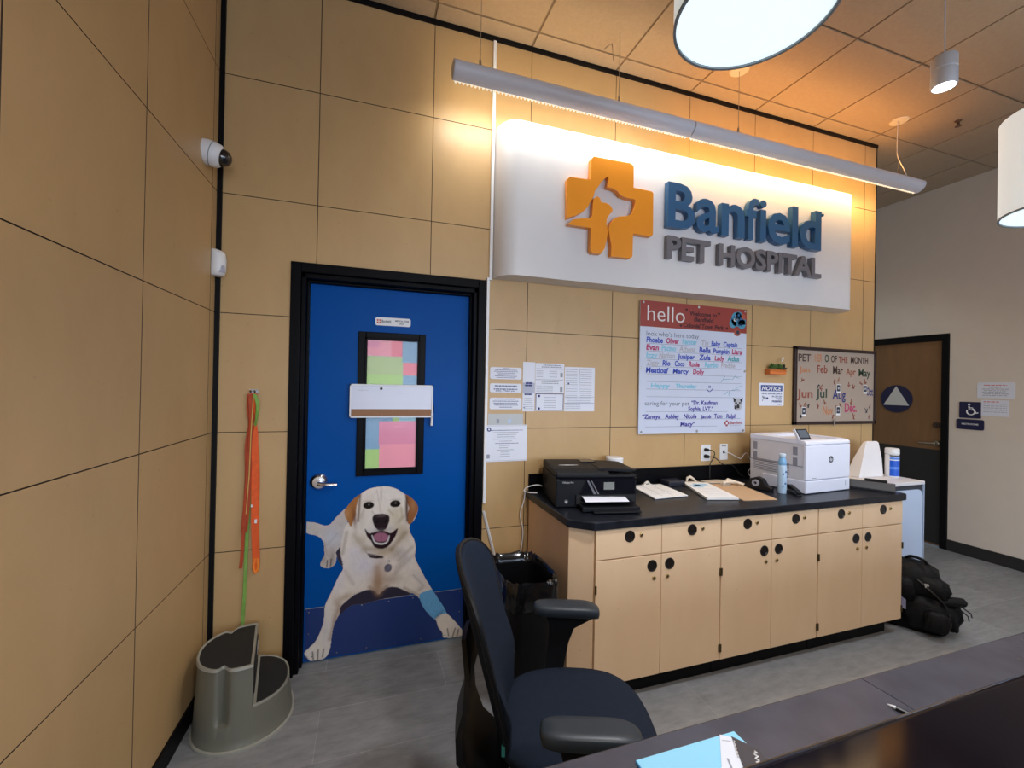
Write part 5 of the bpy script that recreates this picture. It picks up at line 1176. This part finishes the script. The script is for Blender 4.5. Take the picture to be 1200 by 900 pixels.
# ================================================================== MINI FRIDGE WITH THINGS ON TOP
FT = .912
t = thing('mini_fridge', 'white mini fridge standing beyond the right end of the counter', 'fridge', (4.6, -.22, 0))
fw = mat('fridge_white', (.62, .64, .72, 1), .3)
m = MB(); m.box(4.37, 4.845, -.375, -.012, .03, FT-.028); kid(m, 'cabinet_body', fw, t, bevel=.006)
m = MB(); m.box(4.362, 4.852, -.428, -.010, FT-.026, FT); kid(m, 'top_panel', mat('fridge_top', (.70, .68, .70, 1), .4), t, bevel=.004)
m = MB(); m.prism(rrect(4.374, 4.836, .07, .850, .055, 6), -.424, -.382, 0, 'y'); m.box(4.845, 4.852, -.426, -.37, .03, FT-.024); kid(m, 'door', mat('fridge_door_blue_sheen', (.50, .60, .78, 1), .25), t, bevel=.004)  # bluish reflection put into the white door's colour
m = MB(); m.box(4.373, 4.8445, -.412, -.376, .04, FT-.0265); kid(m, 'door_gasket', mat('gasket_dark', (.03, .035, .05, 1), .6), t)
for x in (4.40, 4.82):
    for y in (-.35, -.05):
        m = MB(); m.lathe([(0, 0), (.018, 0), (.015, .032), (0, .032)], 12, 0, Matrix.Translation((x, y, 0))); kid(m, 'foot', black_pl, t)
t = thing('paper_bag', 'white folded paper bag standing on the fridge', 'paper bag', (4.60, -.17, FT))
m = MB(); m.loft([[(-.155, -.05, .001), (.125, -.05, .001), (.125, .05, .001), (-.155, .05, .001)], [(-.090, -.035, .14), (.13, -.035, .14), (.13, .035, .14), (-.090, .035, .14)], [(-.022, -.012, .262), (.128, -.012, .262), (.128, .012, .262), (-.022, .012, .262)], [(.0, -.005, .276), (.118, -.005, .274), (.118, .005, .274), (.0, .005, .276)]]); m.obj('bag', mat('bag_white', (.80, .78, .80, 1), .6), t, bevel=.0015)
t = thing('wipes_tub', 'blue and white wipes canister on the fridge behind the hole punch', 'canister', (4.775, -.25, FT))
m = MB(); m.lathe([(0, .0005), (.043, .0005), (.045, .005), (.045, .175), (.043, .18), (0, .18)], 32); m.obj('canister', white_pl, t)
m = MB(); m.lathe([(.046, .182), (.047, .186), (.046, .222), (.042, .228), (0, .229)], 32); m.obj('lid', white_pl, t)
m = MB()
for z0, z1, mi in ((.012, .065, 0), (.065, .085, 1), (.085, .135, 0), (.135, .142, 2), (.142, .160, 1), (.160, .166, 2), (.166, .176, 3)):
    rg = [[(.0456*math.cos(R(a)), .0456*math.sin(R(a)), z) for a in range(-168, -27, 7)] for z in (z0, z1)]; m.loft(rg, mi, None, cap=False, closed=False)
m.obj('label', [mat('label_royal_blue', (.01, .10, .62, 1), .35), mat('label_mid_blue', (.10, .25, .75, 1), .35), white_pl, ink_dark], t)

# ================================================================== TRASH CAN
t = thing('trash_can', 'tall black rectangular trash can with a plastic liner at the left end of the cabinets', 'trash can', (1.565, -.485, 0))
def se(ax_, ay, z, n=48, e=5): return oval(0, 0, ax_, ay, z, n, e)
tp = mat('trash_black_plastic', (.005, .005, .006, 1), .5, spec=.2)
m = MB(); m.loft([se(.095, .145, .001), se(.10, .15, .02), se(.128, .188, .62), se(.134, .196, .625), se(.134, .196, .645), se(.122, .183, .645), se(.098, .148, .03)], cap=True); m.obj('bin', tp, t, sharp=60)
rr = random.Random(5); lin = mat('liner_film', (.005, .005, .006, 1), .16, spec=.6)
rings = []
for j, (f, z) in enumerate([(.80, .35), (.86, .50), (.895, .60), (.95, .652), (1.02, .658), (1.05, .64), (1.06, .60), (1.07, .56), (1.055, .53)]):
    rg = []
    for k, (x, y, zz_) in enumerate(se(.130, .190, z, 72)):
        w = 1+(.018*math.sin(k*1.7+j)+.014*rr.uniform(-1, 1))*(1 if j > 3 else .8)
        rg.append((x*f*w, y*f*w, z+rr.uniform(-.006, .006)+(.008*math.sin(k*.9) if j > 6 else 0)))
    rings.append(rg)
m = MB(); m.loft(rings, cap=False); m.obj('liner_bag', lin, t, sharp=80)

# ================================================================== OFFICE CHAIR
t = thing('office_chair', 'black swivel office chair with armrests pulled back from the desk', 'office chair', (1.46, -1.27, 0), R(-20))
cf = mat('chair_fabric_navy_black', (.013, .020, .036, 1), .85, spec=.12, bump=.6, bscale=900, var=.08, vscale=30); cp_ = mat('chair_plastic', (.006, .007, .009, 1), .45, spec=.25)
rings = []
for z, a_, b_, cx_ in ((.425, .20, .21, .01), (.432, .235, .238, .012), (.455, .255, .252, .015), (.475, .258, .254, .015), (.490, .250, .246, .012), (.499, .225, .222, .01), (.503, .17, .17, .005), (.502, .09, .09, 0), (.501, .02, .02, 0)):
    rings.append([(x+.0, y*(1-.10*max(0, -x/.26)), z-.016*(max(0, x-.14)/.12)**2) for x, y, _ in oval(cx_, 0, a_, b_, z, 64, 2.9)])
m = MB(); m.loft(rings); m.obj('seat', cf, t, sharp=80)
m = MB(); m.loft([oval(.0, 0, .17, .17, .405, 48, 3), oval(.01, 0, .225, .225, .428, 48, 3)]); m.obj('seat_pan', cp_, t)
# backrest: curved upholstered panel, reclined
def bx_(z): return -.235-.275*max(0, z-.50)**1.0
def bw(z):
    if z < .62: return .150+.06*(z-.46)/.16
    if z < .89: return .21+.022*math.sin(math.pi*(z-.62)/.62)
    u = (z-.89)/.145; return .232*max(.001, 1-u**2.4)**.5
rings = []; N = 26
zs_ = [.46+.43*k/16 for k in range(17)]+[.89+.145*math.sin(math.pi/2*k/12) for k in range(1, 13)]
for z in zs_:
    w = max(bw(z), .012); fr = []; bk = []
    for k in range(N+1):
        v = -1+2*k/N; y = w*v; x = bx_(z)+1.05*y*y-.0; th = .016*math.sqrt(max(0, 1-v**6))+.002
        lum = .018*math.exp(-((z-.62)/.09)**2)
        fr.append((x+th+lum, y, z)); bk.append((x-th*.8, y, z))
    rings.append(fr+bk[::-1])
m = MB(); m.loft(rings); m.obj('backrest', cf, t, sharp=80)
rim = []
for z in zs_[2:]: w = bw(z); rim.append((bx_(z)+1.05*w*w-.002, -w, z))
rim2 = [(x, -y, z) for x, y, z in rim][::-1]
m = MB(); m.tube(rim+rim2, .009, 8); m.obj('back_trim', cp_, t)
# rear shell and support under the backrest
rings = []
for x, z, w, th in ((-.06, .395, .05, .016), (-.16, .380, .06, .018), (-.26, .375, .10, .020), (-.33, .40, .14, .020), (-.365, .46, .165, .018), (-.370, .53, .165, .016), (-.35, .60, .15, .015), (-.345, .68, .12, .013), (-.36, .76, .06, .012)):
    r_ = []
    for k in range(13):
        v = -1+2*k/12; r_.append((x+.6*(w*v)**2+th*.6, w*v, z+.2*th))
    for k in range(13):
        v = 1-2*k/12; r_.append((x+.6*(w*v)**2-th*.6, w*v, z-.2*th))
    rings.append(r_)
m = MB(); m.loft(rings); m.obj('back_support', cp_, t, sharp=70)
for s_ in (-1, 1):
    y0 = .318*s_
    rings = []
    for z, sx_, sy_ in ((.660, .88, .80), (.666, .98, .96), (.680, 1.0, 1.0), (.694, .99, .97), (.700, .93, .86), (.7015, .6, .5)):
        rings.append([(x+.01, y0+y, z+(-.010*(max(0, x-.05)/.08)**2)) for x, y, _ in oval(0, 0, .132*sx_, .044*sy_, z, 40, 4)])
    m = MB(); m.loft(rings); ap = m.obj('armrest', mat('armrest_pad', (.022, .030, .040, 1), .4, spec=.35), t, sharp=60)
    rings = []
    for x, z, w, d, yo in ((.03, .664, .105, .022, 0), (.015, .645, .085, .020, 0), (-.01, .61, .050, .018, 0), (-.022, .55, .040, .018, 0), (-.035, .46, .036, .018, -.004), (-.04, .41, .036, .018, -.02), (-.04, .392, .036, .018, -.07), (-.04, .392, .034, .014, -.14)):
        rings.append([(x+a, y0+s_*yo+b, z) if z > .40 else (x+a, y0+s_*yo, z+b) for a, b in ((-w, -d), (w, -d), (w, d), (-w, d))])
    m = MB(); m.loft(rings); m.obj('arm_support', cp_, t, bevel=.004)
m = MB(); m.lathe([(0, .16), (.032, .16), (.032, .27), (.022, .27), (.022, .40), (0, .40)], 20); m.obj('gas_column', cp_, t)
m = MB(); m.box(-.11, .09, -.07, .07, .375, .41); m.obj('tilt_mechanism', cp_, t, bevel=.01)
for k in range(5):
    a = R(72*k+36); c_, s_ = math.cos(a), math.sin(a); M_ = Matrix.Rotation(a, 4, 'Z')
    rings = []
    for x, z, w, h in ((.0, .135, .035, .028), (.15, .118, .026, .020), (.28, .088, .020, .013), (.305, .083, .016, .010)): rings.append([(x, -w, z-h), (x, w, z-h), (x, w*.7, z+h), (x, -w*.7, z+h)])
    m = MB(); m.loft(rings, 0, M_); lg = m.obj('star_leg', cp_, t, bevel=.004)
    m = MB()
    for d in (-.016, .016): m.lathe([(0, -.009), (.025, -.009), (.0275, 0), (.025, .009), (0, .009)], 20, 0, M_ @ Matrix.Translation((.295, d, .0285)) @ Matrix.Rotation(R(90), 4, 'X'))
    m.tube([(.295*c_, .295*s_, .03), (.295*c_, .295*s_, .08)], .006, 8); m.obj('caster', black_pl, lg)
m = MB(); m.box(-.225, -.215, -.185, -.16, .50, .53); m.obj('fabric_label', mat('teal_label', (.02, .18, .18, 1), .6), t)

# ================================================================== BACKPACK
t = thing('backpack', 'black backpack slumped on the floor between the cabinets and the fridge', 'backpack', (4.375, -.622, 0), R(-60))
t.scale = (.88, .88, .97)
bpk = mat('backpack_nylon', (.006, .006, .007, 1), .6, spec=.2, bump=.7, bscale=60, var=.2, vscale=25)
def lump(cx, cy, secs, n=40, e=3, seed=0, lean=(0, 0), amp=.011):
    rr = random.Random(seed); rg = []; ph = [rr.uniform(0, 6.28) for _ in range(4)]
    for z, a_, b_ in secs:
        r_ = []
        for k, (x, y, _) in enumerate(oval(0, 0, a_, b_, z, n, e)):
            w = 1+amp/max(a_, .03)*(math.sin(k*.7+ph[0]+z*30)+.7*math.sin(k*1.3+ph[1]-z*47))
            r_.append((cx+lean[0]*z+x*w, cy+lean[1]*z+y*w, z+.004*math.sin(k*.9+ph[2])*(z > .01)))
        rg.append(r_)
    return rg
m = MB(); m.loft(lump(0, 0, [(.001, .16, .12), (.02, .185, .14), (.10, .20, .15), (.22, .195, .145), (.33, .18, .13), (.40, .15, .11), (.435, .10, .075), (.45, .04, .03)], seed=1, lean=(-.05, .0))); m.obj('main_pack', bpk, t, sharp=80)
m = MB(); m.loft(lump(.06, -.12, [(.03, .08, .04), (.05, .12, .06), (.12, .13, .075), (.20, .125, .07), (.245, .09, .05), (.255, .04, .02)], seed=2, lean=(.0, .1))); m.obj('front_pocket', bpk, t, sharp=80)
m = MB(); m.loft(lump(.09, -.10, [(.25, .06, .03), (.265, .10, .055), (.31, .105, .06), (.355, .09, .05), (.375, .05, .03)], seed=3)); m.obj('upper_pocket', bpk, t, sharp=80)
m = MB(); m.loft(lump(.12, -.205, [(.06, .03, .015), (.07, .06, .03), (.12, .065, .035), (.17, .06, .03), (.19, .03, .015)], seed=7, amp=.006)); m.obj('small_pouch', bpk, t, sharp=80)
m = MB(); m.loft(lump(-.06, -.13, [(.20, .03, .02), (.215, .07, .035), (.28, .075, .04), (.34, .06, .03), (.355, .02, .01)], seed=8, amp=.006)); m.obj('small_pouch', bpk, t, sharp=80)
m = MB(); m.loft(lump(.20, -.02, [(.04, .03, .05), (.06, .05, .075), (.13, .055, .085), (.20, .05, .075), (.225, .03, .04)], seed=4)); m.obj('side_pocket', bpk, t, sharp=80)
m = MB(); m.tube([(.13, -.13, .235), (.20, -.10, .25), (.26, -.05, .245), (.275, .0, .23)], [.02, .03, .03, .02], 10); m.obj('rolled_strap', bpk, t)
m = MB(); m.tube(sp([(-.06, .05, .43), (-.02, -.01, .475), (.05, -.03, .47), (.08, .0, .43)]), .010, 8, flat=1); m.obj('grab_handle', bpk, t)
m = MB(); m.tube(sp([(.02, -.14, .36), (.10, -.17, .30), (.17, -.14, .22), (.2, -.12, .10), (.17, -.13, .03)]), .010, 6, flat=.6); m.tube(sp([(-.12, -.12, .34), (-.16, -.16, .22), (-.13, -.17, .08)]), .012, 6, flat=.6)
m.tube([(.25, -.06, .20), (.29, -.07, .17), (.295, -.07, .14)], .004, 6); m.tube([(.26, -.05, .215), (.305, -.06, .19), (.31, -.06, .165)], .004, 6); m.obj('strap', mat('strap_black', (.008, .008, .008, 1), .5), t)
m = MB(); m.box(.055, .080, -.1705, -.1685, .335, .350); m.tube([(.065, -.171, .335), (.06, -.172, .325)], .004, 6); m.box(-.045, -.025, -.158, -.156, .30, .33); m.box(-.035, -.015, -.160, -.158, .275, .290); m.obj('zip_pull', mat('zip_silver', (.6, .6, .6, 1), .3, metal=.5), t)
m = MB(); m.prism([(-.11, .16), (-.045, .15), (-.045, .215), (-.06, .222), (-.07, .235), (-.085, .222), (-.11, .225)], -.185, -.182, 0, 'y'); m.obj('luggage_tag', mat('tag_lavender', (.30, .30, .45, 1), .4), t)

# ================================================================== RECEPTION DESK (foreground)
slate = mat('slate_laminate', (.062, .062, .083, 1), .24, bump=.05, bscale=60, var=.16, vscale=9)
DT = .745
for a, b, lb in ((.55, 2.178, 'left section of the dark grey reception desk top, carrying the blue folder'), (2.181, 4.6, 'right section of the dark grey reception desk top beyond the seam')):
    t = thing('reception_desk', lb, 'desk', ((a+b)/2, -1.9, 0), 0, 'reception desk sections')
    m = MB(); m.box(a, b, -2.155, -1.692, DT-.032, DT); kid(m, 'desk_top', slate, t, bevel=.0025)
    m = MB(); m.box(a+.001, b-.001, -1.6915, -1.690, DT-.03, DT-.002); kid(m, 'edge_band', black_pl, t)
    for x in (a+.05, b-.08):
        m = MB(); m.box(x, x+.03, -2.15, -1.75, 0, DT-.033); kid(m, 'side_panel', cab_wood, t)
t = thing('transaction_counter', 'glossy black raised reception ledge cutting across the bottom right corner', 'counter', (2.8, -2.25, 0))
lg_m = mat('polished_black_ledge', (.004, .003, .006, 1), .10, spec=.24)
nose = [(-2.094-.022*(1-math.cos(R(a))), 1.040+.022*math.sin(R(a))) for a in range(-90, 91, 15)]
m = MB(); m.prism(nose+[(-2.50, 1.062), (-2.50, 1.018)], .9, 4.6, 0, 'x', smooth=True); kid(m, 'ledge', lg_m, t, sharp=30)
m = MB(); m.box(.92, 4.58, -2.20, -2.165, 0, 1.012); kid(m, 'front_panel', cab_wood, t)
m = MB(); m.box(.92, 4.58, -2.165, -2.158, DT+.001, 1.012); kid(m, 'inner_panel', black_pl, t)
t = thing('blue_folder', 'pale blue folder lying on the near desk top', 'folder', (1.52, -1.87, DT))
m = MB(); m.box(1.378, 1.655, -2.02, -1.742, DT+.0005, DT+.006); kid(m, 'cover', mat('folder_sky_blue', (.26, .62, .85, 1), .5), t, bevel=.001)
m = MB(); m.tube([(1.375, -1.99, DT+.003), (1.378, -1.744, DT+.003)], .0028, 6); kid(m, 'spine', mat('folder_spine_blue', (.05, .25, .55, 1), .5), t)
m = MB()
for k in range(5): rays(m, 1.42+.01*k, 1.50+.02*k, 0, .0015, 0, 0, 500+k)
m.v = [(x, -1.80-.03*(i//40), DT+.0062) for i, (x, y, z) in enumerate(m.v)]
t = thing('white_card', 'narrow white leaflet lying on the blue folder under the dark card', 'leaflet', (1.58, -1.8, DT+.006))
m = MB(); quad(m, [(1.612, -1.742), (1.634, -1.758), (1.560, -1.93), (1.470, -1.90)], DT+.0066, DT+.0078); kid(m, 'card', mat('card_white', (.70, .74, .84, 1), .5), t)
m = MB(); quad(m, [(1.604, -1.757), (1.622, -1.765), (1.621, -1.7664), (1.603, -1.7584)], DT+.0078, DT+.0081); kid(m, 'printed_line', ink_grey, t)
m = MB(); quad(m, [(1.575, -1.80), (1.579, -1.802), (1.565, -1.83), (1.561, -1.828)], DT+.0078, DT+.0081); kid(m, 'printed_line', ink_grey, t)
t = thing('dark_card', 'dark grey card with white script lying on top of the leaflet', 'card', (1.60, -1.81, DT+.008))
qc = [(1.634, -1.757), (1.663, -1.802), (1.590, -1.90), (1.550, -1.83)]
m = MB(); quad(m, [(1.633, -1.756), (1.666, -1.808), (1.612, -1.93), (1.552, -1.90)][:4], DT+.0083, DT+.0095); kid(m, 'card', mat('card_charcoal', (.05, .045, .055, 1), .45), t)
def script(m, p0, p1, n, amp, r):
    P0, P1 = Vector(p0), Vector(p1); d = (P1-P0); nrm = Vector((-d.y, d.x, 0)).normalized()
    m.tube([P0+d*(k/n)+nrm*amp*math.sin(k*1.9) for k in range(n+1)], r, 5)
m = MB(); script(m, (1.628, -1.768, DT+.0097), (1.600, -1.808, DT+.0097), 16, .0022, .0011); script(m, (1.650, -1.806, DT+.0097), (1.607, -1.87, DT+.0097), 22, .0045, .0018); kid(m, 'white_script', white_pl, t)
t = thing('ballpoint_pen', 'pen with a clear tip and black grip lying near the desk seam', 'pen', (2.13, -1.81, DT))
m = MB(); m.tube([(2.124, -1.792, DT+.0055), (2.130, -1.808, DT+.0055)], [.0012, .0050], 10); kid(m, 'tip', mat('pen_clear', (.72, .72, .75, 1), .2), t)
m = MB(); m.tube([(2.130, -1.808, DT+.0055), (2.145, -1.852, DT+.0055), (2.17, -1.93, DT+.0055)], [.0055, .0055, .005], 10); kid(m, 'barrel', black_pl, t)

# ================================================================== LIGHTS
def area(name, loc, rot, sx_, sy_, energy, col, spread=180):
    l = bpy.data.lights.new(name, 'AREA'); l.shape = 'RECTANGLE'; l.size = sx_; l.size_y = sy_; l.energy = energy; l.color = col; l.spread = R(spread)
    o = bpy.data.objects.new(name, l); COL.objects.link(o); o.location = loc; o.rotation_euler = [R(a) for a in rot]; return o
# daylight through the two storefront windows
area('window_daylight', (1.75, YR+.02, 1.6), (74, 0, 0), 2.4, 2.4, 66, (.60, .76, 1), 140)
area('window_daylight', (4.65, YR+.02, 1.6), (74, 0, 0), 2.6, 2.4, 66, (.60, .76, 1), 140)
# strip light over the sign: tubes throwing down and towards the wall, a little spilling up
area('strip_tube_left', (1.95, -.235, 3.215), (28, 0, 0), 1.5, .05, 6, (1, .97, .9), 150)
area('strip_tube_right', (3.87, -.235, 3.215), (28, 0, 0), 2.2, .05, 11, (1, .64, .28), 150)
area('strip_wash_left', (1.95, -.195, 3.27), (100, 0, 0), 1.5, .04, 2.2, (1, .92, .76), 170)
area('strip_wash_right', (3.87, -.195, 3.27), (100, 0, 0), 2.2, .04, 4.5, (1, .66, .28), 170)
area('strip_uplight_left', (1.95, -.26, 3.335), (180, 0, 0), 1.5, .05, 1.7, (1, .74, .36), 160)
area('strip_uplight_right', (3.87, -.26, 3.335), (180, 0, 0), 2.2, .05, 4.5, (1, .46, .11), 160)
# spots under the hanging lamps, plus added fill spots over the lobby
def spot(loc, e, col=(1, .93, .84), a=120):
    l = bpy.data.lights.new('pendant_and_fill_spot', 'SPOT'); l.energy = e; l.color = col; l.spot_size = R(a); l.spot_blend = .8; l.shadow_soft_size = .12
    o = bpy.data.objects.new('pendant_and_fill_spot', l); COL.objects.link(o); o.location = loc; return o
spot((1.87, -1.565, 2.68), 108, (.95, .96, 1), 130); spot((4.075, -1.406, 2.48), 52, (.93, .97, 1), 150); spot((3.31, -1.29, 2.97), 18, (.95, .97, 1), 90)
for x, y, e in ((1.5, -3.8, 190), (4.4, -4.0, 80)): spot((x, y, 3.55), e, (1, .94, .86), 160)  # unseen fill spots behind the camera, added to brighten cabinets and left wall
area('recess_downlight', (5.75, .75, 3.6), (0, 25, 0), .3, .3, 9, (.80, .95, 1), 120)
w = bpy.data.worlds.new('world'); SC.world = w; w.use_nodes = True
sky = w.node_tree.nodes.new('ShaderNodeTexSky'); sky.sky_type = 'NISHITA'; sky.sun_disc = False; sky.sun_elevation = R(40); sky.sun_rotation = R(180)
w.node_tree.links.new(sky.outputs['Color'], w.node_tree.nodes['Background'].inputs['Color']); w.node_tree.nodes['Background'].inputs['Strength'].default_value = .25

# ================================================================== CAMERA
cam = bpy.data.cameras.new('camera'); co = bpy.data.objects.new('camera', cam); COL.objects.link(co)
cam.sensor_width = 36; cam.lens = 507.79/1200*36; cam.clip_start = .02
ya, pi_, ro = R(18.4513), R(.2569), R(-1.0923)
fw_ = Vector((math.sin(ya)*math.cos(pi_), math.cos(ya)*math.cos(pi_), math.sin(pi_)))
rt = Vector((math.cos(ya), -math.sin(ya), 0)); up = rt.cross(fw_)
r2 = rt*math.cos(ro)-up*math.sin(ro); u2 = rt*math.sin(ro)+up*math.cos(ro)
co.matrix_world = Matrix(((r2.x, u2.x, -fw_.x, .7954), (r2.y, u2.y, -fw_.y, -2.5674), (r2.z, u2.z, -fw_.z, 1.5777), (0, 0, 0, 1)))
SC.camera = co
vs_ = SC.view_settings; vs_.view_transform = 'Standard'; vs_.look = 'None'; vs_.gamma = 1; vs_.use_curve_mapping = False; vs_.exposure = 0.0
